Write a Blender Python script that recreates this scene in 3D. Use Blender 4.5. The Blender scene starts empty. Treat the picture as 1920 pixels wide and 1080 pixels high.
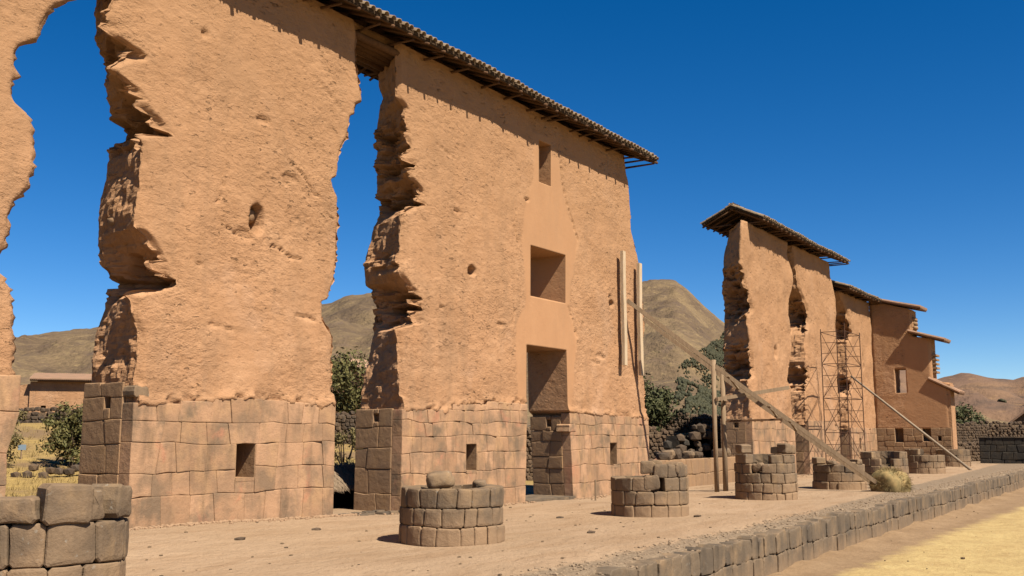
import bpy, bmesh, math, random
from math import sin, cos, pi, radians, sqrt, atan2, hypot, floor
from mathutils import Vector, noise, Matrix
random.seed(11)
SC = bpy.context.scene
COL = SC.collection

# ------------------------------------------------------------------ camera, light, exposure
cam_d = bpy.data.cameras.new('camera'); cam = bpy.data.objects.new('camera', cam_d); COL.objects.link(cam)
cam.location = (0, 0, 1.8)
cam.rotation_euler = (radians(90 + 8.24), 0, radians(33.06 - 90))
cam_d.sensor_width = 36; cam_d.lens = 35.62; cam_d.clip_start = 0.1; cam_d.clip_end = 12000
SC.camera = cam
SUN_EL, SUN_AZ = radians(52), radians(14)          # light comes from -y, slightly from -x
W = bpy.data.worlds.new('World'); SC.world = W; W.use_nodes = True
nt = W.node_tree; nt.nodes.clear()
sky = nt.nodes.new('ShaderNodeTexSky'); sky.sky_type = 'NISHITA'; sky.sun_disc = False
sky.sun_elevation = SUN_EL; sky.sun_rotation = pi + SUN_AZ; sky.altitude = 3500
sky.air_density = 1.0; sky.dust_density = 0.05; sky.ozone_density = 2.0
hs = nt.nodes.new('ShaderNodeHueSaturation'); hs.inputs['Saturation'].default_value = 1.41; hs.inputs['Hue'].default_value = 0.504
bg = nt.nodes.new('ShaderNodeBackground'); bg.inputs['Strength'].default_value = 0.0535
wo = nt.nodes.new('ShaderNodeOutputWorld')
nt.links.new(sky.outputs[0], hs.inputs['Color']); nt.links.new(hs.outputs[0], bg.inputs[0]); nt.links.new(bg.outputs[0], wo.inputs[0])
sd = bpy.data.lights.new('sun', 'SUN'); sun = bpy.data.objects.new('sun', sd); COL.objects.link(sun)
sd.energy = 5.0; sd.angle = radians(0.53); sd.color = (1.0, 0.90, 0.76)
sv = Vector((-sin(SUN_AZ) * cos(SUN_EL), -cos(SUN_AZ) * cos(SUN_EL), sin(SUN_EL)))
sun.rotation_euler = sv.to_track_quat('Z', 'Y').to_euler()
SC.view_settings.view_transform = 'Standard'; SC.view_settings.look = 'None'
SC.view_settings.exposure = 1.2; SC.view_settings.gamma = 1.0; SC.view_settings.use_curve_mapping = False

# ------------------------------------------------------------------ helpers
D = 15.4      # front plane of the great wall
T = 1.4       # its thickness
def nz(x, y, z): return noise.noise(Vector((x, y, z)))
def lerp(a, b, t): return a + (b - a) * t
def sm(a, b, x):
    t = min(1, max(0, (x - a) / (b - a))); return t * t * (3 - 2 * t)
def interp(pts, x):
    if x <= pts[0][0]: return pts[0][1]
    for (x0, y0), (x1, y1) in zip(pts, pts[1:]):
        if x <= x1:
            return y1 if x1 == x0 else y0 + (y1 - y0) * (x - x0) / (x1 - x0)
    return pts[-1][1]

def setp(o, label=None, cat=None, group=None, kind=None):
    if label: o['label'] = label
    if cat: o['category'] = cat
    if group: o['group'] = group
    if kind: o['kind'] = kind
    return o
def empty(name, loc, label, cat, group=None):
    o = bpy.data.objects.new(name, None); COL.objects.link(o); o.location = loc
    o.empty_display_size = .3
    return setp(o, label, cat, group)
def mk(name, V, F, mat, parent=None, smooth=False, recalc=False, attr=None):
    """link one mesh object; V are world coordinates"""
    off = Vector((0, 0, 0))
    if parent is not None:
        p = parent
        while p is not None: off = off + p.location; p = p.parent
    me = bpy.data.meshes.new(name)
    me.from_pydata([(v[0] - off[0], v[1] - off[1], v[2] - off[2]) for v in V], [], F)
    if recalc:
        bm = bmesh.new(); bm.from_mesh(me); bmesh.ops.recalc_face_normals(bm, faces=bm.faces); bm.to_mesh(me); bm.free()
    if smooth: me.polygons.foreach_set('use_smooth', [True] * len(me.polygons))
    if attr:
        for k, vals in attr.items():
            a = me.attributes.new(k, 'FLOAT', 'POINT'); a.data.foreach_set('value', vals)
    me.materials.append(mat)
    o = bpy.data.objects.new(name, me); COL.objects.link(o)
    if parent is not None: o.parent = parent
    me.update()
    return o
class MB:
    def __init__(s): s.V = []; s.F = []
    def add(s, V, F):
        b = len(s.V); s.V += [tuple(v) for v in V]; s.F += [tuple(i + b for i in f) for f in F]
    def box(s, x0, x1, y0, y1, z0, z1):
        s.add([(x, y, z) for x in (x0, x1) for y in (y0, y1) for z in (z0, z1)],
              [(0, 1, 3, 2), (4, 6, 7, 5), (0, 4, 5, 1), (2, 3, 7, 6), (0, 2, 6, 4), (1, 5, 7, 3)])
    def prism(s, pts, d):
        """closed polygon pts (3d) extruded by vector d"""
        n = len(pts); d = Vector(d)
        s.add([tuple(p) for p in pts] + [tuple(Vector(p) + d) for p in pts],
              [tuple(range(n))[::-1], tuple(range(n, 2 * n))] + [(i, (i + 1) % n, n + (i + 1) % n, n + i) for i in range(n)])
    def beam(s, a, b, w, h, up=(0, 0, 1)):
        a = Vector(a); b = Vector(b); d = (b - a).normalized(); r = d.cross(Vector(up))
        if r.length < 1e-3: r = d.cross(Vector((1, 0, 0)))
        r.normalize(); u = r.cross(d)
        c = [(-1, -1), (1, -1), (1, 1), (-1, 1)]
        s.add([p + r * (x * w / 2) + u * (y * h / 2) for p in (a, b) for x, y in c],
              [(0, 3, 2, 1), (4, 5, 6, 7)] + [(i, (i + 1) % 4, 4 + (i + 1) % 4, 4 + i) for i in range(4)])
    def tube(s, pts, rad, n=7, wob=0.0):
        pts = [Vector(p) for p in pts]; b = len(s.V); m = len(pts)
        for k, p in enumerate(pts):
            d = (pts[min(k + 1, m - 1)] - pts[max(k - 1, 0)]).normalized()
            r = d.cross(Vector((0, 0, 1)))
            if r.length < .05: r = d.cross(Vector((1, 0, 0)))
            r.normalize(); u = r.cross(d)
            R = rad[k] if isinstance(rad, (list, tuple)) else rad
            for i in range(n):
                a = 2 * pi * i / n; RR = R * (1 + random.uniform(-wob, wob))
                s.V.append(tuple(p + r * cos(a) * RR + u * sin(a) * RR))
        for k in range(m - 1):
            for i in range(n):
                j = (i + 1) % n
                s.F.append((b + k * n + i, b + k * n + j, b + (k + 1) * n + j, b + (k + 1) * n + i))
        s.F.append(tuple(b + i for i in range(n))[::-1]); s.F.append(tuple(b + (m - 1) * n + i for i in range(n)))
    def rock(s, c, rx, ry, rz, seed=0, rough=.25, sub=1):
        V, F = ICO[sub]
        o = []
        R = Matrix.Rotation(seed * 1.7, 3, 'Z') @ Matrix.Rotation(seed * .9, 3, 'X')
        for v in V:
            q = Vector(v)
            k = 1 + rough * nz(q.x * 1.6 + seed * 3.1, q.y * 1.6, q.z * 1.6 + seed)
            q = q * k
            # flatten facets a little
            q = Vector([math.copysign(abs(t) ** .68, t) for t in q])
            q = Matrix.Rotation(seed * 1.3, 3, 'Z') @ q
            o.append((c[0] + q.x * rx, c[1] + q.y * ry, c[2] + q.z * rz))
        s.add(o, F)
    def build(s, name, mat, parent=None, smooth=False, recalc=True):
        return mk(name, s.V, s.F, mat, parent, smooth, recalc)
ICO = {}
for sub in (1, 2, 3):
    bm = bmesh.new(); bmesh.ops.create_icosphere(bm, subdivisions=sub, radius=1.0)
    ICO[sub] = ([tuple(v.co) for v in bm.verts], [tuple(v.index for v in f.verts) for f in bm.faces]); bm.free()

# ------------------------------------------------------------------ materials
ALB = 0.42     # albedo scale shared by every material
class Mat:
    def __init__(s, name, rough=.95, spec=.1):
        s.m = bpy.data.materials.new(name); s.m.use_nodes = True; s.t = s.m.node_tree
        s.b = s.t.nodes['Principled BSDF']; s.b.inputs['Roughness'].default_value = rough
        s.b.inputs['Specular IOR Level'].default_value = spec
        s.geo = s.t.nodes.new('ShaderNodeNewGeometry'); s.h = None
    def n(s, t, **k):
        x = s.t.nodes.new(t)
        for a, v in k.items(): setattr(x, a, v)
        return x
    def L(s, a, b): s.t.links.new(a, b)
    def pos(s, sx=1, sy=1, sz=1):
        if sx == sy == sz == 1: return s.geo.outputs['Position']
        m = s.n('ShaderNodeVectorMath', operation='MULTIPLY'); s.L(s.geo.outputs['Position'], m.inputs[0]); m.inputs[1].default_value = (sx, sy, sz)
        return m.outputs[0]
    def noise(s, scale, detail=4, rough=.55, st=(1, 1, 1), dist=0, lac=2.0):
        x = s.n('ShaderNodeTexNoise'); s.L(s.pos(*st), x.inputs['Vector'])
        x.inputs['Scale'].default_value = scale; x.inputs['Detail'].default_value = detail
        x.inputs['Roughness'].default_value = rough; x.inputs['Distortion'].default_value = dist
        return x.outputs['Fac']
    def voro(s, scale, feat='F1', st=(1, 1, 1)):
        x = s.n('ShaderNodeTexVoronoi', feature=feat); s.L(s.pos(*st), x.inputs['Vector']); x.inputs['Scale'].default_value = scale
        return x.outputs['Distance']
    def ramp(s, f, a, b, c0=0., c1=1.):
        x = s.n('ShaderNodeMapRange'); s.L(f, x.inputs['Value'])
        for k, v in zip(('From Min', 'From Max', 'To Min', 'To Max'), (a, b, c0, c1)): x.inputs[k].default_value = v
        return x.outputs[0]
    def math(s, op, a, b=None):
        x = s.n('ShaderNodeMath', operation=op)
        for i, v in enumerate((a, b)):
            if v is None: continue
            if isinstance(v, (int, float)): x.inputs[i].default_value = v
            else: s.L(v, x.inputs[i])
        return x.outputs[0]
    def mix(s, f, a, b, mode='MIX'):
        x = s.n('ShaderNodeMix', data_type='RGBA', blend_type=mode)
        if isinstance(f, (int, float)): x.inputs[0].default_value = f
        else: s.L(f, x.inputs[0])
        for i, v in ((6, a), (7, b)):
            if isinstance(v, tuple): x.inputs[i].default_value = (*[q * ALB for q in v], 1)
            else: s.L(v, x.inputs[i])
        return x.outputs[2]
    def rnd(s): return s.n('ShaderNodeObjectInfo').outputs['Random']
    def attr(s, name): return s.n('ShaderNodeAttribute', attribute_name=name).outputs['Fac']
    def bump(s, h, dist, strength=1.0, prev=None):
        x = s.n('ShaderNodeBump'); s.L(h, x.inputs['Height']); x.inputs['Distance'].default_value = dist
        if isinstance(strength, (int, float)): x.inputs['Strength'].default_value = strength
        else: s.L(strength, x.inputs['Strength'])
        if s.h is not None: s.L(s.h, x.inputs['Normal'])
        s.h = x.outputs[0]; s.L(s.h, s.b.inputs['Normal'])
    def col(s, c):
        if isinstance(c, tuple): s.b.inputs['Base Color'].default_value = (*[q * ALB for q in c], 1)
        else: s.L(c, s.b.inputs['Base Color'])
        return s.m

def m_adobe(name, tint=(1, 1, 1)):
    m = Mat(name)
    k = lambda c: tuple(a * b for a, b in zip(c, tint))
    c = m.mix(m.ramp(m.noise(.8, 5, .6), .3, .7), k((.50, .29, .15)), k((.60, .36, .195)))
    c = m.mix(m.ramp(m.noise(.35, 4, .7, (1, 1, 2.0), 1.0), .48, .68, 0, .8), c, k((.64, .40, .225)))
    c = m.mix(m.ramp(m.noise(4.2, 6, .65, (1, 1, 1.8)), .48, .72, 0, .5), c, k((.41, .235, .115)))
    c = m.mix(m.ramp(m.noise(26, 4, .6, (1, 1, 1.6)), .54, .72, 0, .5), c, k((.33, .18, .085)))
    c = m.mix(m.ramp(m.noise(60, 3, .6), .57, .72, 0, .4), c, k((.68, .44, .23)))
    c = m.mix(m.ramp(m.noise(1.6, 5, .65, (1, 1, .22), .3), .50, .70, 0, .75), c, k((.40, .25, .14)))
    c = m.mix(m.ramp(m.noise(.55, 5, .65, (1, 1, .7)), .55, .72, 0, .55), c, k((.60, .40, .255)))
    c = m.mix(m.ramp(m.noise(1.1, 6, .7, (.12, .12, 6)), .54, .66, 0, .3), c, k((.40, .24, .125)))
    spz = m.n('ShaderNodeSeparateXYZ'); m.L(m.geo.outputs['Position'], spz.inputs[0])
    c = m.mix(m.ramp(m.math('ADD', spz.outputs['Z'], m.math('MULTIPLY', m.noise(.6, 5, .65), 5.)), 6.5, 11.5, 0, .6), c, k((.44, .265, .135)))
    pl = m.attr('plaster')
    c2 = m.mix(m.ramp(m.noise(2.2, 6, .7, (1, 1, .5)), .35, .65), k((.54, .31, .158)), k((.59, .345, .178)))
    c2 = m.mix(m.ramp(spz.outputs['Z'], 4.5, 10.5, 0, .45), c2, k((.43, .268, .14)))
    c2 = m.mix(m.ramp(m.noise(1.2, 5, .65, (1, 1, .3)), .5, .7, 0, .5), c2, k((.46, .285, .155)))
    c = m.mix(pl, c, c2)
    rs = m.math('MULTIPLY', m.ramp(pl, 0, 1, 1, .12), m.ramp(m.noise(.5, 3, .5), .35, .65, .45, 1.0))
    m.bump(m.noise(5, 6, .62, (1, 1, 1.7), .6), .06, m.math('MULTIPLY', rs, .7))
    vv = m.ramp(m.voro(13, 'F1', (1, 1, 2.2)), 0.0, .35)
    hole = m.ramp(m.noise(9, 5, .6, (1, 1, 2.6), .8), .60, .68)
    m.bump(m.math('MULTIPLY', hole, -1.0), .04, m.math('MULTIPLY', rs, .5))
    m.bump(m.noise(2.2, 5, .65, (1, 1, 1.4)), .14, m.math('MULTIPLY', rs, .5))
    pit = m.ramp(m.noise(4.5, 6, .62, (1, 1, 3.2), .4), .635, .70)
    m.bump(m.math('MULTIPLY', pit, -1.0), .12, m.math('MULTIPLY', rs, 1.0))
    m.bump(m.noise(30, 5, .65, (1, 1, 1.5)), .012, m.math('MULTIPLY', rs, .8))
    return m.col(c)
def m_stone(name, a, b, grey, ochre, greyamt=.5, lichen=0.0, streak=0.4, pink=None, dust=None):
    m = Mat(name)
    r = m.rnd()
    c = m.mix(r, a, b)
    rr = m.math('FRACT', m.math('MULTIPLY', r, 7.31))
    c = m.mix(m.math('MULTIPLY', m.ramp(m.noise(1.7, 5, .6), .40, .62), m.ramp(rr, 0, 1, greyamt * .45, greyamt * 1.35)), c, grey)
    c = m.mix(m.math('MULTIPLY', m.ramp(m.noise(2.7, 4, .6, (1, 1, .6)), .5, .7), .6), c, ochre)
    if pink: c = m.mix(m.ramp(m.noise(1.1, 6, .65, dist=.5), .58, .68, 0, .5), c, pink)
    c = m.mix(m.ramp(m.noise(3.4, 4, .6, (1, 1, .25)), .52, .75, 0, streak), c, tuple(x * .62 for x in grey))
    c = m.mix(m.ramp(m.noise(45, 3, .6), .5, .8, 0, .4), c, tuple(x * .6 for x in a))
    if lichen: c = m.mix(m.ramp(m.noise(13, 3, .5), .66, .72, 0, lichen), c, (.55, .53, .46))
    if dust:
        sp = m.n('ShaderNodeSeparateXYZ'); m.L(m.geo.outputs['Position'], sp.inputs[0])
        c = m.mix(m.ramp(m.math('ADD', sp.outputs['Z'], m.math('MULTIPLY', m.noise(2.3, 5, .65), -.9)), dust[1], dust[2], .85, 0), c, dust[0])
    m.bump(m.noise(7, 5, .6), .03, .6); m.bump(m.noise(38, 4, .6), .010, .6)
    return m.col(c)
M = {}
M['adobe'] = m_adobe('adobe', (1.28, 1.21, 1.20))
M['adobe_end'] = m_adobe('adobe_end', (.98, .98, .98))
M['wall_stone'] = m_stone('wall_stone', (.60, .355, .20), (.80, .48, .28), (.34, .235, .15), (.80, .49, .25), .9, 0, .65, (.84, .36, .21))
M['end_stone'] = m_stone('end_stone', (.56, .345, .19), (.46, .285, .16), (.36, .25, .165), (.58, .36, .18), .4, 0, .2)
M['column_stone'] = m_stone('column_stone', (.45, .305, .185), (.31, .22, .14), (.20, .15, .105), (.54, .355, .185), .75, .35, .5, None, ((.52, .34, .20), -.35, .15))
M['kerb_stone'] = m_stone('kerb_stone', (.32, .235, .155), (.24, .185, .13), (.16, .13, .10), (.52, .35, .20), .7, .2, .7, None, ((.48, .32, .19), -1.5, -.8))
M['field_stone'] = m_stone('field_stone', (.22, .145, .09), (.15, .105, .07), (.10, .085, .07), (.28, .19, .11), .6, .3, .3)
M['dark_stone'] = m_stone('dark_stone', (.10, .085, .065), (.075, .065, .055), (.06, .055, .05), (.15, .11, .07), .6, .2, .3)
m = Mat('mortar'); m.bump(m.noise(20, 5, .6), .02, .8)
M['mortar'] = m.col(m.mix(m.ramp(m.noise(6, 4), .3, .7), (.50, .31, .18), (.62, .39, .23)))
m = Mat('rubble'); m.bump(m.noise(14, 5, .7), .06, 1.)
M['rubble'] = m.col(m.mix(m.ramp(m.noise(9, 4), .35, .65), (.16, .115, .075), (.34, .23, .14)))
def m_wood(name, a, b, rough=.9):
    m = Mat(name, rough)
    c = m.mix(m.ramp(m.noise(3, 5, .6, (6, 6, 1)), .35, .65), a, b)
    c = m.mix(m.math('MULTIPLY', m.rnd(), .5), c, tuple(x * .6 for x in a))
    m.bump(m.noise(12, 5, .6, (5, 5, 1)), .012, .6)
    return m.col(c)
M['timber'] = m_wood('timber', (.56, .40, .25), (.38, .26, .16))
M['pale_board'] = m_wood('pale_board', (.95, .74, .50), (.80, .60, .38))
M['rafter'] = m_wood('rafter', (.26, .14, .07), (.17, .09, .05))
M['cane'] = m_wood('cane', (.15, .095, .05), (.09, .055, .03))
M['pole_wood'] = m_wood('pole_wood', (.62, .49, .35), (.48, .37, .26))
m = Mat('tile', .9); m.bump(m.noise(25, 4), .01, .6)
c = m.mix(m.rnd(), (.40, .27, .16), (.30, .215, .14))
M['tile'] = m.col(m.mix(m.ramp(m.noise(4, 5, .6), .4, .62), c, (.46, .36, .24)))
m = Mat('red_tile', .9); m.bump(m.noise(12, 4), .02, .7)
M['red_tile'] = m.col(m.mix(m.ramp(m.noise(2, 5, .6), .4, .62), (.62, .38, .25), (.52, .34, .22)))
m = Mat('rust', .8); M['rust'] = m.col(m.mix(m.ramp(m.noise(8, 4), .3, .7), (.20, .10, .06), (.11, .065, .045)))
m = Mat('straw', .9); M['straw'] = m.col(m.mix(m.ramp(m.noise(14, 4), .35, .65), (.34, .24, .10), (.50, .36, .15)))
m = Mat('hay', .9); M['hay'] = m.col(m.mix(m.ramp(m.noise(5, 5), .35, .65), (.30, .24, .11), (.56, .39, .17)))
m = Mat('thatch', .9); m.bump(m.noise(40, 4, .6, (1, 1, .2)), .03, 1); M['thatch'] = m.col(m.mix(m.ramp(m.noise(30, 4), .35, .65), (.34, .24, .16), (.55, .41, .27)))
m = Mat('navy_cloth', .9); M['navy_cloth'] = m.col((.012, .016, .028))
m = Mat('dark_void', 1., 0); M['dark_void'] = m.col((.03, .022, .016))
def m_leaf(name, a, b, sc=6):
    m = Mat(name, .7, .2); c = m.mix(m.ramp(m.noise(sc, 3), .35, .65), a, b)
    m.b.inputs['Subsurface Weight'].default_value = 0
    return m.col(c)
M['leaf'] = m_leaf('leaf', (.12, .125, .035), (.26, .22, .075))
M['leaf_dry'] = m_leaf('leaf_dry', (.18, .15, .055), (.32, .25, .10))
M['leaf_dark'] = m_leaf('leaf_dark', (.07, .085, .03), (.15, .15, .055))
M['conifer'] = m_leaf('conifer', (.055, .058, .026), (.095, .09, .04), .2)
M['bark'] = m_wood('bark', (.16, .11, .07), (.10, .07, .05))

m = Mat('gravel'); M['gravel'] = m.col(m.mix(m.ramp(m.noise(3, 4), .35, .65), (.40, .29, .19), (.56, .41, .27)))
m = Mat('clod'); M['clod'] = m.col((.55, .36, .22))
# ground materials
def m_sand():
    m = Mat('sand')
    c = m.mix(m.ramp(m.noise(.35, 6, .6), .35, .65), (.59, .41, .255), (.68, .48, .305))
    c = m.mix(m.ramp(m.noise(1.1, 6, .65, (.35, 1.4, 1), .5), .45, .68, 0, .6), c, (.47, .295, .165))
    c = m.mix(m.ramp(m.noise(3.3, 5, .65), .52, .74, 0, .5), c, (.62, .43, .26))
    c = m.mix(m.ramp(m.noise(60, 3, .6), .55, .8, 0, .5), c, (.36, .235, .135))
    # coarse pale gravel band along the terrace edge (a different surface material)
    sp = m.n('ShaderNodeSeparateXYZ'); m.L(m.geo.outputs['Position'], sp.inputs[0])
    edge = m.math('ADD', sp.outputs['Y'], m.math('MULTIPLY', m.noise(1.4, 4, .6), -.5))
    u = m.math('MULTIPLY', m.math('MAXIMUM', m.math('SUBTRACT', sp.outputs['X'], 22.0), 0.0), .045)
    g = m.ramp(m.math('SUBTRACT', edge, u), 7.13, 7.0)
    gc = m.mix(m.ramp(m.noise(20, 5, .7), .35, .65), (.27, .20, .135), (.47, .36, .245))
    c = m.mix(m.math('MULTIPLY', g, .85), c, gc)
    # dry grass and earth behind the wall
    f = m.math('MULTIPLY', m.ramp(m.math('ADD', sp.outputs['Y'], m.math('MULTIPLY', m.noise(.25, 4), 10.)), 24, 27), m.ramp(sp.outputs['X'], 60., 50.))
    gr = m.mix(m.ramp(m.noise(.22, 5, .6), .46, .6), (.62, .43, .15), (.36, .24, .13))
    gr = m.mix(m.ramp(m.noise(2.2, 5, .7), .45, .7, 0, .6), gr, (.30, .20, .10))
    c = m.mix(f, c, gr)
    m.bump(m.noise(1.6, 6, .6), .12, .7); m.bump(m.noise(5, 5, .65, (1, 1.6, 1), .8), .06, .8); m.bump(m.noise(14, 5, .7), .03, .8); m.bump(m.noise(55, 3, .6), .01, .7)
    return m.col(c)
M['sand'] = m_sand()
def m_lower():
    m = Mat('lower_ground')
    sp = m.n('ShaderNodeSeparateXYZ'); m.L(m.geo.outputs['Position'], sp.inputs[0])
    c = m.mix(m.ramp(m.noise(1.2, 6, .6), .35, .65), (.40, .26, .145), (.52, .35, .20))
    c = m.mix(m.ramp(m.noise(9, 4, .6), .5, .75, 0, .5), c, (.28, .19, .11))
    e = m.math('ADD', m.math('ADD', sp.outputs['Y'], m.math('MULTIPLY', m.noise(.9, 5, .7), -1.3)), m.math('MULTIPLY', m.math('MAXIMUM', m.math('SUBTRACT', sp.outputs['X'], 26.), 0.), .03))
    g = m.ramp(e, 5.0, 4.6)
    gr = m.mix(m.ramp(m.noise(1.6, 5, .7), .40, .65), (.80, .60, .27), (.64, .45, .20))
    gr = m.mix(m.ramp(m.noise(12, 4, .7), .5, .75, 0, .5), gr, (.40, .26, .09))
    c = m.mix(g, c, gr)
    m.bump(m.noise(6, 6, .7), .08, .7)
    return m.col(c)
M['lower'] = m_lower()
def m_hill():
    m = Mat('hillside')
    c = m.mix(m.ramp(m.noise(.006, 6, .6), .35, .62), (.21, .145, .09), (.38, .27, .145))
    c = m.mix(m.ramp(m.noise(.03, 6, .65, (1, 1, 2.2)), .45, .65, 0, .65), c, (.16, .11, .075))
    c = m.mix(m.ramp(m.noise(.10, 5, .65, (1, 1, 3)), .55, .7, 0, .5), c, (.60, .44, .21))
    c = m.mix(m.ramp(m.noise(.045, 6, .7, (1, 1, 1.8), 1.), .52, .66, 0, .6), c, (.20, .14, .11))
    c = m.mix(m.ramp(m.noise(.45, 3, .6), .5, .72, 0, .5), c, (.10, .085, .05))
    m.bump(m.noise(.018, 6, .6), 14., .8); m.bump(m.noise(.07, 6, .6), 5., .8); m.bump(m.noise(.35, 5, .6), 1.2, .7)
    return m.col(c)
M['hill'] = m_hill()
def m_farhill():
    m = Mat('far_hillside')
    c = m.mix(m.ramp(m.noise(.0022, 6, .6, (1, 1, 3)), .38, .62), (.25, .158, .11), (.35, .215, .13))
    c = m.mix(m.ramp(m.noise(.009, 6, .65, (1, 1, 4)), .5, .66, 0, .7), c, (.13, .10, .08))
    c = m.mix(m.ramp(m.noise(.012, 5, .65, (1, 1, 5)), .57, .66, 0, .7), c, (.42, .26, .14))
    m.bump(m.noise(.03, 6, .6), 12., .7); m.bump(m.noise(.01, 6, .6), 20., .6)
    return m.col(c)
M['farhill'] = m_farhill()

# ------------------------------------------------------------------ terrain
GW = [(5, .22), (11, .20), (17, .06), (19, -.02), (28, -.10), (48, -.15), (64, -.22), (90, -.2)]
def gz(x, y):
    a = interp(GW, x) * sm(11.2, 15.0, y)
    r = 2.5 * sm(24, 54, y)
    n = .035 * nz(x * .35, y * .35, 3.) + .015 * nz(x * 1.3, y * 1.3, 9.)
    e = 0.07 * sm(8.0, 6.8, y)
    return a * (1 - sm(20, 30, y) * .5) + r + n * (1 if y < 24 else 4) + e * nz(x * 1.7, 0, 0) - 0.05 * sm(7.6, 6.9, y)
def axis(lo, hi, step, far, g=1.18):
    a = []; x = lo
    while x <= hi: a.append(x); x += step
    s = step; b = a[-1]
    while b < far: s *= g; b += s; a.append(b)
    return a
def sheet(name, xs, ys, zf, mat):
    V = [(x, y, zf(x, y)) for y in ys for x in xs]; n = len(xs)
    F = [(j * n + i, j * n + i + 1, (j + 1) * n + i + 1, (j + 1) * n + i) for j in range(len(ys) - 1) for i in range(n - 1)]
    return setp(mk(name, V, F, mat, smooth=True), kind='structure')
xr = axis(-10, 72, .25, 3000); xl = [-v for v in axis(10, 11, .5, 3000)][::-1]
EDGE = 6.62
ys = [EDGE + .14] + [EDGE + .2 + k * .2 for k in range(0, 90)]
s = .22
while ys[-1] < 3500: s *= 1.12; ys.append(ys[-1] + s)
sheet('ground', xl + xr, ys, lambda x, y: -.6 if y < EDGE + .17 else gz(x, y), M['sand'])
xr2 = axis(-6, 70, .5, 3000, 1.25); xl2 = [-v for v in axis(6.5, 7.5, .5, 3000, 1.25)][::-1]
y2 = [EDGE + .3 - k * .3 for k in range(0, 60)]
s = .3
while y2[-1] > -3000: s *= 1.25; y2.append(y2[-1] - s)
sheet('lower_ground', xl2 + xr2, y2[::-1], lambda x, y: -.82 + .05 * nz(x * .5, y * .5, 1) + .12 * sm(5.9, 6.6, y) * (.6 + nz(x * .9, 0, 5)), M['lower'])

CREST = [(66.67, .0717), (59.03, .0879), (55.87, .098), (49.59, .1131), (43.53, .1276), (42.42, .1359), (41.08, .1401), (36.42, .1552), (31.84, .1600), (28.8, .1551), (25.64, .1505), (24.74, .1517), (23.84, .1519), (23.26, .1442), (22.54, .1307), (21.26, .1087), (18.58, .0834), (14.47, .0616), (12.5, .04), (11., .012), (0., .008), (-20, .005)][::-1]
FAR = [(-40, .02), (-10, .045), (2.15, .0513), (6.19, .0496), (6.8, .048), (7.53, .0502), (8.38, .0529), (9.25, .0552), (10.54, .0494), (11.2, .058), (12, .075), (16, .085), (24, .04), (60, .04)]
def hill_z(th, r, crest, r0, rc, amp):
    t = interp(crest, th)
    s_ = (r - r0) / (rc - r0)
    a = radians(th); x = r * cos(a); y = r * sin(a)
    H = t * rc + 1.8
    if s_ <= 1: z = -3 + (H + 3) * (max(s_, 0) ** 1.15)
    else: z = H * max(.0, 1 - (s_ - 1) * 1.1)
    w = sm(0, .25, s_) * (1 - .85 * sm(.75, .98, s_) * (1 - sm(1.0, 1.2, s_)))
    gul = 1 - abs(nz(x / rc * 9 + z / rc * 6, y / rc * 9, 2)) * 2
    return z + w * amp * (nz(x / rc * 5, y / rc * 5, 0) * 1.2 - gul * .55 + nz(x / rc * 22, y / rc * 22, 4) * .45 - abs(nz(x / rc * 30 + 3, y / rc * 30, 6)) * .7 + nz(x / rc * 60, y / rc * 60, 1) * .2) + amp * (.06 * nz(th * 1.1, 0, 7) + .05 * nz(th * 5.1, 0, 7)) * sm(.7, 1, s_)
def hills(name, crest, th0, th1, nth, r0, rc, rend, nr, mat, amp):
    V = []; F = []
    for j in range(nr + 1):
        r = r0 * (rend / r0) ** (j / nr)
        for i in range(nth + 1):
            th = lerp(th0, th1, i / nth); a = radians(th)
            V.append((r * cos(a), r * sin(a), hill_z(th, r, crest, r0, rc, amp)))
    n = nth + 1
    F = [(j * n + i, j * n + i + 1, (j + 1) * n + i + 1, (j + 1) * n + i) for j in range(nr) for i in range(nth)]
    return setp(mk(name, V, F, mat, smooth=True, recalc=True), kind='structure')
HILL = (CREST, 140, 1800, 30)
hills('hills', CREST, -18, 72, 560, 140, 1800, 3000, 130, M['hill'], 30)
hills('far_hills', FAR, -38, 58, 240, 1500, 5000, 8000, 60, M['farhill'], 110)

# ------------------------------------------------------------------ stone blocks
def block(name, poly, fr, thick, mat, parent, joint=.0025, bev=.009, puff=.004, smooth=False):
    """poly: 2d points counter-clockwise; fr(a,b,d) -> world, d = outwards"""
    n = len(poly); cx = sum(p[0] for p in poly) / n; cy = sum(p[1] for p in poly) / n
    def ring(ins, d):
        o = []
        for p in poly:
            dx, dy = p[0] - cx, p[1] - cy; l = hypot(dx, dy) + 1e-6; k = max(.1, (l - ins) / l)
            o.append(fr(cx + dx * k, cy + dy * k, d))
        return o
    K = 4 if smooth else 3
    V = ring(joint, -thick) + ring(joint, -bev * 1.1) + ring(joint + bev * .35, -bev * .3) + ring(joint + bev * 1.3, puff * .25)
    if not smooth: V = ring(joint, -thick) + ring(joint, -bev) + ring(joint + bev, 0) + ring(joint + bev * 3.5, puff * .6)
    else: V += ring(joint + bev * 1.3 + .045, puff * .8)
    V.append(fr(cx, cy, puff))
    F = [tuple(range(n))[::-1]]
    for k in range(K):
        F += [(k * n + i, k * n + (i + 1) % n, (k + 1) * n + (i + 1) % n, (k + 1) * n + i) for i in range(n)]
    F += [(K * n + i, K * n + (i + 1) % n, (K + 1) * n) for i in range(n)]
    return mk(name, V, F, mat, parent, smooth=smooth, recalc=True)
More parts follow.
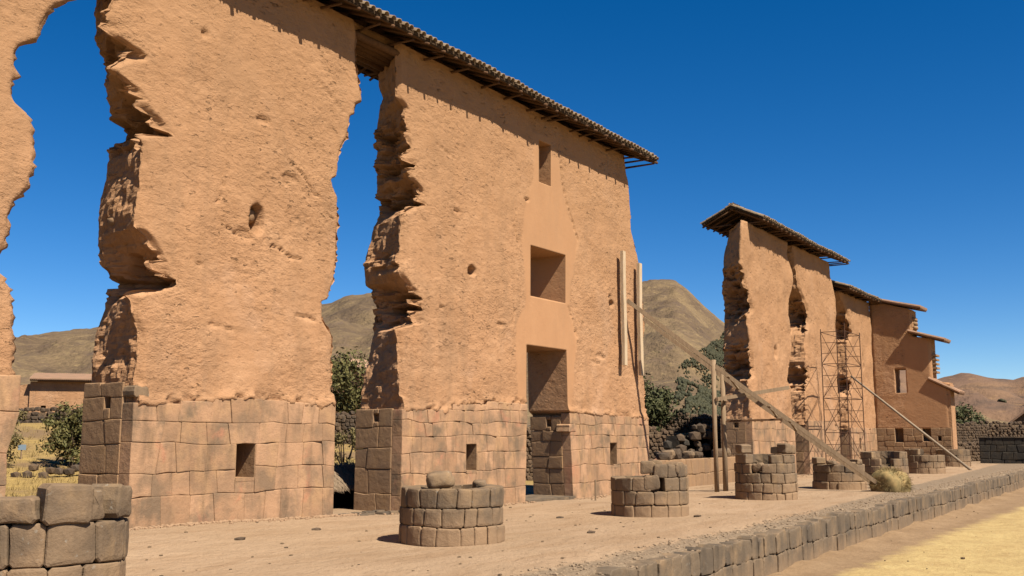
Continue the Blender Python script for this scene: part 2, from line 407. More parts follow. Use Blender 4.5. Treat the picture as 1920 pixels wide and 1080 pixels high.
def wallpoly(e0, e1, b00, b01, b11, b10, bm, tm):
    """eight points; neighbours share every edge point, so joints stay tight"""
    e = .010
    return [(e0[0] + e, b00), ((e0[0] + e1[0]) / 2, bm), (e1[0] - e, b01), (e1[0], b01 + e), (e1[1], b11 - e), (e1[1] - e, b11), ((e0[1] + e1[1]) / 2, tm), (e0[1] + e, b10), (e0[1], b10 - e), (e0[0], b00 + e)]
def quadpoly(a0, a1, b00, b01, b10, b11, j=.012, cut=.16):
    """a0/a1 functions of height at side edges; corners (a0,b00) (a1,b01) (a1,b11) (a0,b10) -> rounded 12-gon"""
    C = [(a0[0], b00), (a1[0], b01), (a1[1], b11), (a0[1], b10)]
    P = []
    for i in range(4):
        p = C[i]; q = C[(i + 1) % 4]; o = C[i - 1]
        lc = min(hypot(q[0] - p[0], q[1] - p[1]), hypot(o[0] - p[0], o[1] - p[1]))
        c = cut * lc * random.uniform(.4, 1)
        c = min(c, .05)
        def to(p, q, d):
            l = hypot(q[0] - p[0], q[1] - p[1]) + 1e-6; return (p[0] + (q[0] - p[0]) * d / l, p[1] + (q[1] - p[1]) * d / l)
        P.append(to(p, o, c)); P.append(to(p, q, c))
        mdx, mdy = (p[0] + q[0]) / 2, (p[1] + q[1]) / 2
        P.append((mdx + random.uniform(-j, j), mdy + random.uniform(-j, j)))
    return P
def course_fn(z, seed, amp=.035, f=1.1):
    return lambda a: z + amp * nz(a * f, seed * 7.7, 1.3) + amp * .5 * nz(a * f * 3.1, seed * 3.3, 8.1)
def courses(parent, fr, a0, a1, levels, mat, thick, wmin, wmax, holes=(), top=None, name='stone', amp=.06, seed=0, slant=.045, mats=None, jj=.012, pr=.02, off=0.0, bevs=(.006, .009, .012, .020)):
    """rows of blocks between heights levels; holes = (a_lo, a_hi, z_lo, z_hi); top(a) caps the height"""
    fns = [course_fn(z, k + seed * 10, amp if 0 < k < len(levels) - 1 else amp * .3) for k, z in enumerate(levels)]
    for k in range(len(levels) - 1):
        lo, hi = fns[k], fns[k + 1]
        segs = [(a0(levels[k]), a0(levels[k + 1]), a1(levels[k]), a1(levels[k + 1]), lo, hi)]
        for (h0, h1, zl, zh) in holes:
            new = []
            for (sl, sl2, sh, sh2, l, h) in segs:
                zb, zt = levels[k], levels[k + 1]
                if h1 <= sl or h0 >= sh or zl >= zt - .06 or zh <= zb + .06: new.append((sl, sl2, sh, sh2, l, h)); continue
                if h0 - sl > .12: new.append((sl, sl2, h0, h0, l, h))
                if sh - h1 > .12: new.append((h1, h1, sh, sh2, l, h))
                if zl > zb + .08: new.append((h0, h0, h1, h1, l, (lambda v: (lambda a: v))(zl)))
                if zh < zt - .08: new.append((h0, h0, h1, h1, (lambda v: (lambda a: v))(zh), h))
            segs = new
        for (sl, sl2, sh, sh2, l, h) in segs:
            L = sh - sl; hgt = h(sl) - l(sl)
            cuts = [0.0]
            while L - cuts[-1] > wmax * 1.05:
                cuts.append(cuts[-1] + random.uniform(wmin, wmax))
            if len(cuts) > 1 and L - cuts[-1] < wmin * .7: cuts.pop()
            cuts.append(L)
            sc = L / cuts[-1] if cuts[-1] else 1
            E = []
            for q, cc in enumerate(cuts):
                t = cc / L
                b = sl + cc; tp = sl2 + (sh2 - sl2) * t
                if 0 < q < len(cuts) - 1: d = random.uniform(-slant, slant); b += d; tp -= d
                E.append((b, tp))
            for q in range(len(cuts) - 1):
                e0, e1 = E[q], E[q + 1]
                b10, b11 = h(e0[1]), h(e1[1])
                if top:
                    tt = top((e0[1] + e1[1]) / 2); b10 = min(b10, tt); b11 = min(b11, tt)
                b00, b01 = l(e0[0]), l(e1[0])
                if min(b10 - b00, b11 - b01) < .09: continue
                pd = off + random.uniform(-pr, pr) * .5
                f2 = (lambda pd: (lambda a, b, d: fr(a, b, d + pd)))(pd)
                mt = mats(k, e0[0], levels[k]) if mats else mat
                am, at = (e0[0] + e1[0]) / 2, (e0[1] + e1[1]) / 2
                tm = min(h(at), tt) if top else h(at)
                ch = random.random()
                if ch < .12: b11 -= random.uniform(.02, .05)
                block(name, wallpoly(e0, e1, b00, b01, b11, b10, l(am), tm), f2, thick, mt, parent, joint=random.uniform(.001, .004), bev=random.choice(bevs))

FRONT = lambda a, b, d: (a, D - .03 - d, b)
def end_frame(U, y0=D):       # face looking to -x ; a runs along +y
    return lambda a, b, d: (U(b) - d, a, b)

# ------------------------------------------------------------------ adobe slabs
def slab(name, parent, z0, z1, dz, bounds, ncell, openings, mat, y0=D, th=T, M_=9, amp=1.0, seed=0, dents=(), cracks=(), plaster=None, notch=None, topf=None, botf=None, rough_end=1.0, skirt=None):
    """bounds: list of (front(z), back(z)); ncell per segment; openings (segment, zlo, zhi, smooth)"""
    zs = set([z0, z1]); z = z0
    while z < z1: zs.add(round(z, 4)); z += dz
    for o in openings: zs.add(o[1]); zs.add(o[2])
    zs = sorted(zs); out = [zs[0]]
    for z in zs[1:]:
        if z - out[-1] > dz * .35 or z in [o[1] for o in openings] + [o[2] for o in openings] + [z1]:
            if z - out[-1] < dz * .35 and len(out) > 1 and out[-1] not in [o[1] for o in openings] + [o[2] for o in openings]: out.pop()
            out.append(z)
    zs = out; J = len(zs)
    segs = []
    for k, n in enumerate(ncell): segs += [k] * n
    I = len(segs) + 1
    def jag(z, back, k):
        if k or not notch: return 0
        w_ = min(1, max(0, notch(z) - .05) * 4.5)
        a_ = noise.cell(Vector((.5, floor((z + .03 * nz(z * 9, 0, 0)) / .13) + .5, sd0 + back * 7.5))); b_ = noise.cell(Vector((3.5, floor(z / .055) + .5, sd0 + back * 3.5)))
        return w_ * (.24 * a_ + .08 * b_ - (.10 if back else .06)) * (.45 if back else 1)
    sd0 = seed * 3.0 + .5
    def upos(j, i, back):
        z = zs[j]; acc = 0
        for k, n in enumerate(ncell):
            if i <= acc + n:
                a = bounds[k][back](z); b = bounds[k + 1][back](z); f = (b - a) * (i - acc) / n
                return a + f + (jag(z, back, k) * max(0, 1 - f / .34) if f < .34 else 0)
            acc += n
    solid = [[True] * (I - 1) for _ in range(J - 1)]
    for (sg, zl, zh, sm_) in openings:
        for j in range(J - 1):
            zm = (zs[j] + zs[j + 1]) / 2
            if zl < zm < zh:
                for i in range(I - 1):
                    if segs[i] == sg: solid[j][i] = False
    V = []; F = []; PL = []
    sd_ = seed * 13.7
    def zz(z, u):
        if topf and z > z1 - .6: z = lerp(z, topf(u), (z - (z1 - .6)) / .6)
        if botf and z < z0 + .3: z = lerp(botf(u), z, (z - z0) / .3)
        return z
    def disp(u, y, z, w, edge):
        """w: 0 front face .. 1 broken end"""
        pl = plaster(u, z) if plaster else 0.0
        A = amp * (1 - pl * .9)
        p = Vector((u, y, z)) 
        f1 = noise.noise(p * .9 + Vector((sd_, 0, 0))); f2 = noise.noise(p * 2.6 + Vector((0, sd_, 0))); f3 = noise.noise(Vector((u * 7, y * 7, z * 11 + sd_)))
        f4 = noise.noise(Vector((u * 16, y * 16, z * 24 + sd_)))
        r3 = -abs(f3) * 2 + .5
        R_ = .35 + 1.5 * max(0, noise.noise(p * .55 + Vector((3, sd_, 7))) + .12)
        dy = A * (.045 * f1 + .012 * f2 + R_ * (.006 * r3 + .009 * f4))
        nv = noise.noise_vector(p * 3.1 + Vector((5, 5, sd_))); nv2 = noise.noise_vector(Vector((u * 8, y * 8, z * 12 + sd_)))
        n0_ = min(1, max(0, notch(z) - .06) * 4.5) if notch else .3
        E = (.012 + .06 * w * (.4 + .6 * n0_)) * rough_end * (1 - pl)
        if w > .45:
            fl = abs(noise.noise(Vector((u * 2, y * 6, z * 1.6 + sd_)))); nn_ = min(1, max(0, notch(z) - .06) * 4.5) if (notch and u < (bounds[0][0](z) + bounds[-1][0](z)) / 2) else 0
            zc_ = z + .05 * noise.noise(Vector((u * 2, y * 2, 4.0))); yc_ = y + .06 * noise.noise(Vector((z * 3, y * 2, 9.0)))
            row = floor(zc_ / .19); c1 = noise.cell(Vector((floor(yc_ / .30 + (row % 2) * .5) + .5, row + .5, sd_ + .5))); c2 = noise.cell(Vector((floor(yc_ / .14) + .5, floor(zc_ / .07) + .5, sd_ + 9.5)))
            rough_n = abs(noise.noise(Vector((u * 9, y * 9, z * 13))))
            k_ = nn_ + .05 * (1 - nn_)
            sg_ = 1 if u < (bounds[0][0](z) + bounds[-1][0](z)) / 2 else -1
            u_add = sg_ * ((.34 * c1 + .05 * c2 - .12 + .18 * rough_n) * k_ * (1 if w > .7 else .30) - .07 * fl * (1 - nn_)) * (1 - pl) * (1 if w > .7 or nn_ > .2 else .3)
            if sg_ > 0: u_add = max(u_add, -.11)
            if sg_ < 0: u_add -= .14 * abs(noise.noise(Vector((3.3, y * 3, z * 5.5 + sd_)))) + .02 * c2
        else: u_add = 0
        du = E * (nv.x * 1.4 + nv2.x * .9) + u_add; dzz = E * .5 * nv.z * w
        dyy = E * w * nv.y
        return du, dy, dyy, dzz, pl
    def dent(u, z):
        d = 0
        for (cu, cz, ru, rz, dep) in dents:
            q = ((u - cu) / ru) ** 2 + ((z - cz) / rz) ** 2
            if q < 1.6: d = max(d, dep * (1 - sm(.55, 1.25, q + .25 * nz(u * 9, z * 9, 3))))
        for (pts, wd, dep) in cracks:
            for (a, b) in zip(pts, pts[1:]):
                ax, az = a; bx, bz = b; L2 = (bx - ax) ** 2 + (bz - az) ** 2
                t = max(0, min(1, ((u - ax) * (bx - ax) + (z - az) * (bz - az)) / L2))
                q = hypot(u - ax - t * (bx - ax), z - az - t * (bz - az)) + .05 * nz(u * 8, z * 8, 5)
                if q < wd * 1.5: d = max(d, dep * (1 - sm(wd * .3, wd * 1.3, q)))
        return d
    fi = {}; bi = {}; li = {}; flat = set()
    def fv(j, i):
        k = (j, i)
        if k not in fi:
            u = upos(j, i, 0); z = zz(zs[j], u)
            ub = bounds[0][0](zs[j]); ue = bounds[-1][0](zs[j])
            w = max(1 - sm(0, .22, u - ub), 1 - sm(0, .22, ue - u)) * .6
            du, dy, dyy, dzz, pl = disp(u, y0, z, w, 0)
            rnd_ = .10 * (max(1 - sm(0, .16, u - ub), 1 - sm(0, .16, ue - u)))
            sk = 0
            if skirt:
                tz = skirt(u); q_ = .5 * nz(u * 1.3, z * 2.2, seed + .5) + .35 * nz(u * 5.5, z * 7, seed + 2.5) + .2 * nz(u * 13, z * 15, seed + 4.5) - max(0, tz - z) * 4.5 + .16
                f_ = sm(tz + .22, tz - .02, z); sk = f_ * lerp(.05, -.048, sm(-.02, .10, q_))
                if z < tz - .02: dy *= .3
            V.append((u + du, y0 + dy + rnd_ * (1 - (1 if skirt and z < 2.7 else 0)) + dent(u, z) + sk, z + dzz)); PL.append(pl); fi[k] = len(V) - 1
        return fi[k]
    def bv(j, i):
        k = (j, i)
        if k not in bi:
            u = upos(j, i, 1); z = zz(zs[j], u)
            du, dy, dyy, dzz, pl = disp(u, y0 + th, z, .4, 0)
            V.append((u + du, y0 + th - dy, z + dzz)); PL.append(pl); bi[k] = len(V) - 1
        return bi[k]
    def line(j, i):
        k = (j, i)
        if k not in li:
            uf = upos(j, i, 0); ub_ = upos(j, i, 1); z = zz(zs[j], uf); L = [fv(j, i)]
            outer = (i == 0 or i == I - 1); sgn = 1 if i == 0 else -1
            inner_op = not outer and (0 < j < J - 1)
            for q in range(1, M_):
                t = q / M_; u = lerp(uf, ub_, t); y = y0 + th * t
                w = 1.0 if outer else (.05 if inner_op else .5)
                if inner_op and plaster is None: w = .6
                if inner_op and zs[j] < 4.6: w = .35
                du, dy, dyy, dzz, pl = disp(u, y, z, w, 1)
                if outer and notch: u += sgn * notch(z) * sin(pi * min(1, t * 1.15))
                V.append((u + du, y + dyy, z + dzz)); PL.append(.7 if inner_op and zs[j] > 4.6 else 0.0); L.append(len(V) - 1)
            L.append(bv(j, i)); li[k] = L
        return li[k]
    for j in range(J - 1):
        for i in range(I - 1):
            if not solid[j][i]: continue
            F.append((fv(j, i), fv(j, i + 1), fv(j + 1, i + 1), fv(j + 1, i)))
            F.append((bv(j, i), bv(j + 1, i), bv(j + 1, i + 1), bv(j, i + 1)))
            for (cj, ci, p, q) in ((j, i - 1, (j + 1, i), (j, i)), (j, i + 1, (j, i + 1), (j + 1, i + 1)), (j - 1, i, (j, i), (j, i + 1)), (j + 1, i, (j + 1, i + 1), (j + 1, i))):
                if 0 <= cj < J - 1 and 0 <= ci < I - 1 and solid[cj][ci]: continue
                A_ = line(*p); B_ = line(*q)
                for t in range(M_): F.append((A_[t], A_[t + 1], B_[t + 1], B_[t])); flat.add(len(F) - 1)
    o = mk(name, V, F, mat, parent, smooth=False, recalc=False, attr={'plaster': PL})
    me = o.data
    bm = bmesh.new(); bm.from_mesh(me); bmesh.ops.recalc_face_normals(bm, faces=bm.faces)
    bm.to_mesh(me); bm.free()
    me.polygons.foreach_set('use_smooth', [i not in flat for i in range(len(me.polygons))])
    return o
def cf(pts):
    """contour given as (u,z) list from top to bottom -> u(z)"""
    P = sorted(((z, u) for u, z in pts)); return lambda z: interp(P, z)

# ------------------------------------------------------------------ the great wall
def core(parent, u0, u1, z0, z1, niches=(), th=T, y0=D, mat=None):
    """mortar body behind the stones with real recesses for the niches"""
    mb = MB(); y1 = y0 + th - .02; ya = y0 + .012
    xs = sorted([(n[0], n[1], n[2], n[3], n[4]) for n in niches]); cur = u0
    for (a, b, zl, zh, dep) in xs:
        mb.box(cur, a, ya, y1, z0, z1)
        mb.box(a, b, ya, y1, z0, zl); mb.box(a, b, ya, y1, zh, z1)
        if dep < th - .1: mb.box(a, b, ya + dep, y1, zl, zh)
        cur = b
    mb.box(cur, u1, ya, y1, z0, z1)
    return mb.build('rubble_core', mat or M['mortar'], parent)
def lining(parent, a, b, zl, zh, dep):
    """stone lining of a niche: sides, sill, lintel, back"""
    y0 = D - .02; y1 = D + dep - .01
    for q in range(2):
        mb = MB(); 
        if q: mb.box(b - .012, b + .05, y0, y1, zl - .02, zh + .02)
        else: mb.box(a - .05, a + .012, y0, y1, zl - .02, zh + .02)
        mb.build('niche_side', M['end_stone'], parent)
    mb = MB(); mb.box(a + .014, b - .014, y0 - .015, y1, zl - .06, zl + .008); mb.build('niche_sill', M['wall_stone'], parent)
    mb = MB(); mb.box(a + .014, b - .014, y0, y1, zh - .006, zh + .06); mb.build('niche_lintel', M['end_stone'], parent)
    mb = MB(); mb.box(a + .014, b - .014, y1 - .02, y1 + .03, zl + .01, zh - .008); mb.build('niche_back', M['end_stone'], parent)

# contours (metres along the wall, height), measured on the front and the back plane
Z_R = [(11.6, 11.3), (11.5, 10.5), (11.2, 10.25), (9.9, 9.27), (9.54, 9.02), (9.43, 8.81), (9.33, 8.63), (9.3, 8.34), (9.0, 8.15), (8.92, 8.0), (8.94, 7.72), (8.97, 7.59), (8.91, 7.52), (8.92, 7.21), (9.03, 7.11), (9.19, 7.04), (9.29, 6.81), (9.37, 6.42), (9.36, 6.06), (9.28, 5.82), (9.18, 5.66), (9.06, 5.51), (9.03, 5.24), (9.03, 4.98), (8.99, 4.8), (8.86, 4.62), (8.82, 4.51), (8.86, 4.39), (9.01, 4.28), (9.14, 4.04), (9.22, 3.7), (9.23, 3.28), (9.27, 2.6)]
A_LF = [(10.9, 11.3), (10.58, 9.52), (10.49, 9.19), (10.61, 9.08), (10.6, 8.91), (11.02, 8.77), (10.97, 8.6), (10.79, 8.44), (10.55, 8.27), (10.66, 8.22), (10.77, 8.19), (10.95, 8.09), (11.16, 8.0), (11.28, 7.78), (11.55, 7.62), (11.73, 7.53), (11.77, 7.35), (11.34, 7.21), (11.35, 6.75), (11.36, 6.25), (11.29, 5.89), (11.29, 5.5), (11.39, 5.45), (11.61, 5.3), (11.76, 5.06), (11.87, 4.87), (12.01, 4.5), (11.86, 4.42), (11.3, 4.27), (11.34, 3.91), (11.47, 3.64), (11.5, 3.26), (11.47, 2.88), (11.5, 2.3)]
A_LB = [(11.14, 11.3), (11.14, 9.75), (11.24, 9.46), (11.34, 9.28), (11.34, 9.12), (11.44, 8.99), (11.48, 8.74), (11.48, 8.42), (11.52, 8.16), (11.65, 8.04), (11.78, 7.8), (11.9, 7.73), (11.99, 7.51), (11.84, 7.39), (11.71, 7.2), (11.63, 6.97), (11.57, 6.69), (11.5, 6.26), (11.47, 5.84), (11.48, 5.54), (11.49, 5.33), (11.63, 5.15), (11.76, 4.96), (11.87, 4.77), (11.96, 4.58), (11.88, 4.44), (11.75, 4.25), (11.66, 3.93), (11.57, 3.62), (11.51, 3.12), (11.52, 2.5)]
A_R = [(17.0, 11.3), (17.13, 10.33), (17.23, 9.91), (17.32, 9.55), (17.1, 9.42), (17.09, 9.16), (16.93, 9.08), (16.9, 8.79), (16.82, 8.49), (16.7, 8.3), (16.58, 7.83), (16.55, 7.58), (16.36, 7.44), (16.42, 7.3), (16.57, 7.09), (16.65, 6.74), (16.6, 6.24), (16.61, 5.75), (16.53, 5.26), (16.44, 5.01), (16.38, 4.74), (16.19, 4.69), (16.21, 4.28), (16.37, 4.11), (16.51, 3.95), (16.55, 3.25), (16.54, 2.4)]
B_LB = [(19.44, 11.57), (19.39, 11.23), (19.42, 10.76), (19.58, 10.52), (19.48, 10.2), (19.37, 9.6), (19.39, 8.82), (19.39, 8.25), (19.51, 7.85), (19.64, 7.46), (19.36, 7.06), (19.23, 6.62), (19.08, 6.19), (19.03, 5.84), (19.12, 5.49), (19.37, 5.41), (19.48, 5.15), (19.51, 4.81), (19.44, 4.4), (19.35, 4.12), (19.22, 3.64), (19.07, 3.24), (18.99, 2.84), (18.98, 2.3)]
B_LF = [(18.48, 10.96), (18.56, 10.03), (18.88, 9.85), (18.83, 9.29), (19.01, 8.93), (19.06, 8.53), (19.07, 8.12), (19.54, 7.88), (19.5, 7.47), (18.78, 7.13), (18.79, 6.47), (18.85, 6.09), (18.71, 5.68), (19.13, 5.38), (19.34, 5.3), (19.39, 4.84), (19.57, 4.53), (18.65, 4.32), (18.75, 4.0), (18.77, 3.37), (18.91, 2.62)]
B_R = [(30.92, 11.66), (30.98, 10.91), (31.21, 10.57), (31.35, 9.65), (31.36, 8.89), (31.63, 8.36), (31.83, 8.01), (32.01, 7.28), (32.3, 5.89), (32.34, 5.46), (32.13, 4.95), (31.95, 4.83), (31.9, 4.2), (32.2, 3.58), (32.26, 3.18), (32.3, 2.3)]
C_LB = [(44.39, 11.1), (43.99, 10.38), (43.55, 9.81), (43.44, 9.21), (43.29, 8.21), (43.5, 7.6), (43.44, 6.76), (43.26, 6.12), (43.29, 5.0), (43.34, 4.04), (42.75, 2.5)]
C_LF = [(42.3, 11.1), (42.13, 10.73), (42.06, 10.01), (41.99, 9.21), (42.45, 8.47), (43.29, 7.43), (43.27, 7.24), (42.7, 6.96), (42.7, 6.01), (43.06, 5.16), (43.18, 4.3), (42.6, 4.16), (42.6, 3.17), (42.61, 2.4)]
C_R = [(48.72, 10.52), (49.22, 9.87), (49.22, 9.17), (48.68, 8.21), (48.36, 7.57), (48.7, 7.0), (48.75, 6.12), (48.29, 5.06), (47.73, 4.36), (48.24, 3.95), (48.47, 2.4)]
D_LF = [(49.5, 11.1), (49.79, 10.33), (50.24, 9.11), (51.28, 8.33), (51.51, 7.42), (50.98, 6.83), (50.8, 5.46), (51.2, 4.55), (50.7, 4.1), (50.67, 2.4)]
D_R = [(55.9, 11.1), (56.12, 10.42), (56.79, 9.3), (56.74, 7.72), (56.52, 5.13), (56.12, 2.4)]
E_LF = [(57.82, 9.72), (59.1, 8.73), (59.78, 7.36), (58.93, 7.08), (58.91, 5.1), (59.26, 4.48), (58.59, 3.92), (58.52, 2.2)]
def shift(P, f): return [(u + f(z), z) for u, z in P]
TOP_A = [(11.4, 2.36), (12.5, 2.37), (12.54, 2.42), (13.14, 2.43), (13.17, 2.48), (14.13, 2.52), (15.46, 2.47), (16.6, 2.47)]
TOP_B = [(18.9, 2.39), (20.81, 2.43), (20.87, 2.56), (22.23, 2.6), (22.35, 2.69), (23.79, 2.68), (24.4, 2.65), (26.8, 2.5), (32.4, 2.36)]

def notchf(zs):
    return lambda z: .02 + sum(d * max(0, 1 - abs((z - c) / w)) for c, w, d in zs)

# --- pier at the left picture edge
pZ = empty('adobe_wall_pier', (6.5, D + T / 2, 0), 'adobe pier cut by the left picture edge, only its ragged right side showing', 'ruined wall', 'piers of the great adobe wall')
slab('adobe_wall', pZ, 2.62, 11.35, .055, [(cf([(3.5, 11), (3.5, 2)]),) * 2, (cf(Z_R), cf(shift(Z_R, lambda z: -.25)))], [100], [], M['adobe'], seed=1, M_=7)
core(pZ, 3.6, 9.05, -.1, 2.7)
courses(pZ, FRONT, lambda z: 3.6, lambda z: 9.3 if z > 2.1 else (9.22 if z > 1.6 else (9.14 if z > 1. else 9.17)), [-.1, .45, 1.0, 1.55, 2.14, 2.74], M['wall_stone'], .3, .55, 1.1, seed=1)

# --- pier A: tall one with the hole
pA = empty('adobe_wall_pier', (14.2, D + T / 2, 0), 'tall adobe pier with a round hole high up and one niche in its base', 'ruined wall', 'piers of the great adobe wall')
slab('adobe_wall', pA, 2.0, 11.35, .045, [(cf(A_LF), cf(A_LB)), (cf(A_R), cf(shift(A_R, lambda z: -.3 + .1 * sin(z * 3))))], [116], [], M['adobe'], seed=2, M_=22,
     dents=[(14.13, 6.15, .19, .30, .5), (13.8, 5.78, .25, .12, .05), (11.0, 8.68, .3, .1, .15), (15.0, 7.2, .25, .1, .05), (14.9, 7.1, .1, .12, .06), (12.6, 9.6, .08, .1, .08), (14.2, 8.25, .2, .07, .05)],
     cracks=[([(14.93, 7.57), (15.34, 7.37), (15.5, 7.23), (15.76, 6.99), (15.99, 6.97)], .02, .06), ([(14.3, 5.75), (14.49, 5.66), (14.86, 5.62), (15.1, 5.5), (15.4, 5.52)], .025, .07), ([(13.4, 5.85), (13.6, 5.75)], .04, .07),
             ([(13.2, 6.9), (13.25, 6.6), (13.1, 6.3)], .02, .05), ([(13.0, 3.9), (13.6, 3.85)], .025, .05), ([(15.3, 4.3), (15.9, 4.25)], .03, .06), ([(12.5, 5.1), (12.8, 5.0)], .02, .05), ([(15.2, 9.8), (15.9, 9.5), (16.6, 9.1)], .02, .04)],
     notch=notchf([(7.6, .65, .5), (4.75, .6, .55), (8.9, .6, .25)]), topf=lambda u: 11.4, skirt=lambda u: interp(TOP_A, u))
mb = MB(); mb.rock((14.16, D + .30, 6.25), .14, .14, .17, 4); mb.build('embedded_stone', M['end_stone'], pA, smooth=True)
mb = MB(); mb.rock((11.52, D + .9, 5.72), .16, .16, .1, 6); mb.build('embedded_stone', M['end_stone'], pA, smooth=True)
nA = [(13.79, 14.29, .96, 1.65, .75)]
core(pA, 11.72, 16.45, -.15, 2.36, nA)
lining(pA, *nA[0])
courses(pA, FRONT, lambda z: 11.40, lambda z: 16.56, [.0, .70, 1.15, 1.64, 2.03, 2.52], M['wall_stone'], .3, .38, .78, holes=[(13.79, 14.29, .96, 1.65)], top=lambda a: interp(TOP_A, a), seed=2)
courses(pA, end_frame(lambda b: 11.39), lambda z: D + .275, lambda z: D + T + .03, [-.02, .62, 1.12, 1.62, 2.06, 2.46, 2.74], M['end_stone'], .3, .32, .75, bevs=(.012, .02), pr=.02, holes=[(16.02, 16.19, 2.27, 2.46)], seed=3, jj=.018)
mb = MB(); mb.box(11.5, 11.8, 16.0, 16.2, 2.2, 2.45); 
block('projecting_stone', quadpoly((11.40, 11.41), (11.72, 11.69), 2.46, 2.44, 2.67, 2.65, .02), lambda a, b, d: (a, D - .04 - d, b), .34, M['column_stone'], pA)

# --- pier B: the one with the doorway
pB = empty('adobe_wall_pier', (25.5, D + T / 2, 0), 'wide adobe pier with doorway, window and top slit stacked one above another', 'ruined wall', 'piers of the great adobe wall')
dl = cf([(25.15, 10.6), (25.14, 9.27), (24.66, 7.3), (24.64, 5.77), (24.42, 4.34), (24.41, 2.52), (24.3, 2.40), (24.3, 1.9)])
dr = cf([(25.84, 10.6), (25.82, 9.27), (26.68, 7.3), (26.66, 5.77), (26.7, 4.34), (26.75, 2.52), (26.98, 2.40), (27.0, 1.9)])
PL_L = [(24.82, 10.3), (24.81, 9.37), (24.51, 8.83), (24.22, 8.14), (24.16, 7.34), (24.35, 5.51), (23.87, 5.0), (23.79, 4.24), (23.93, 2.61)]
PL_R = [(25.9, 10.28), (26.38, 10.22), (26.53, 9.41), (26.85, 8.62), (27.18, 8.34), (27.51, 7.89), (27.33, 7.35), (26.95, 5.77), (27.13, 5.31), (27.39, 4.83), (27.28, 4.33), (27.0, 2.6)]
pll, plr = cf(PL_L), cf(PL_R)
def plB(u, z):
    w = .08 * nz(u * 3, z * 3, 8)
    if z > 10.75: return 0
    return sm(0, .10, u - pll(z) + w) * sm(0, .06, plr(z) - u + w)
slab('adobe_wall', pB, 2.0, 11.35, .045, [(cf(B_LF), cf(B_LB)), (dl, dl), (dr, dr), (cf(B_R), cf(shift(B_R, lambda z: -.25 + .1 * sin(z * 2.6))))], [118, 44, 100],
     [(1, 2.0, 4.34, 1), (1, 5.78, 7.27, 1), (1, 9.27, 10.56, 1)], M['adobe'], seed=3, M_=22, plaster=plB,
     dents=[(21.73, 6.12, .2, .12, .32), (29.7, 6.1, .16, .1, .25), (29.6, 6.3, .1, .1, .08), (21.0, 7.6, .15, .06, .05), (23.1, 4.8, .2, .07, .05), (28.9, 4.3, .3, .1, .05), (20.4, 5.0, .1, .05, .05)],
     cracks=[([(26.45, 10.32), (26.5, 9.74), (26.76, 9.08), (27.08, 8.5), (27.48, 7.85)], .03, .07), ([(26.85, 5.69), (27.16, 5.23), (27.38, 4.58)], .03, .06), ([(24.30, 8.61), (24.55, 8.6)], .03, .08),
             ([(23.9, 8.2), (23.8, 7.7), (24.0, 7.2)], .02, .04), ([(23.8, 5.3), (23.65, 4.8)], .02, .04), ([(28.3, 4.4), (28.35, 4.1), (28.8, 4.05)], .02, .05), ([(20.1, 9.2), (20.9, 9.0)], .02, .04)],
     notch=notchf([(7.65, .5, .35), (4.9, .6, .45), (8.5, .5, .3), (9.3, .5, .3), (6.0, .3, .15)]), topf=lambda u: 11.4, skirt=lambda u: interp(TOP_B, u))
nB = [(21.46, 21.94, .88, 1.56, .7)]; nB2 = [(29.41, 29.9, .8, 1.54, .7)]
core(pB, 19.1, 24.3, -.3, 2.36, nB); core(pB, 27.05, 32.2, -.35, 2.34, nB2)
lining(pB, *nB[0]); lining(pB, *nB2[0])
LV_B = [-.2, .36, .86, 1.36, 1.78, 2.12, 2.44, 2.75]
courses(pB, FRONT, lambda z: 18.85, lambda z: lerp(24.3, 24.42, z / 2.6), LV_B, M['wall_stone'], .3, .30, .62, holes=[(21.46, 21.94, .88, 1.56)], top=lambda a: interp(TOP_B, a), seed=4)
courses(pB, FRONT, lambda z: lerp(26.98, 26.80, z / 2.6), lambda z: 32.32, LV_B, M['wall_stone'], .3, .34, .66, holes=[(29.41, 29.9, .8, 1.54)], top=lambda a: interp(TOP_B, a), seed=5)
courses(pB, end_frame(lambda b: 18.84), lambda z: D + .275, lambda z: D + T + .03, [-.2, .42, 1.0, 1.48, 1.98, 2.42], M['end_stone'], .3, .4, .8, bevs=(.012, .02), pr=.02, holes=[(16.09, 16.25, 2.11, 2.30)], seed=6, jj=.018)
courses(pB, end_frame(lambda b: lerp(26.97, 26.77, b / 2.6)), lambda z: D + .275, lambda z: D + T - .02, [-.25, .32, .78, 1.16, 1.58, 1.92, 2.36], M['end_stone'], .35, .35, .75, bevs=(.02, .03), holes=[(16.04, 16.19, 2.04, 2.25)], seed=7, jj=.03, pr=.03)
block('projecting_stone', quadpoly((26.74, 26.76), (27.18, 27.15), 1.88, 1.90, 2.12, 2.14, .02), lambda a, b, d: (a, D - .045 - d, b), .45, M['wall_stone'], pB)
mb = MB(); mb.box(24.35, 27.0, D - .1, D + T, -.4, -.02); mb.build('doorstep', M['kerb_stone'], pB)

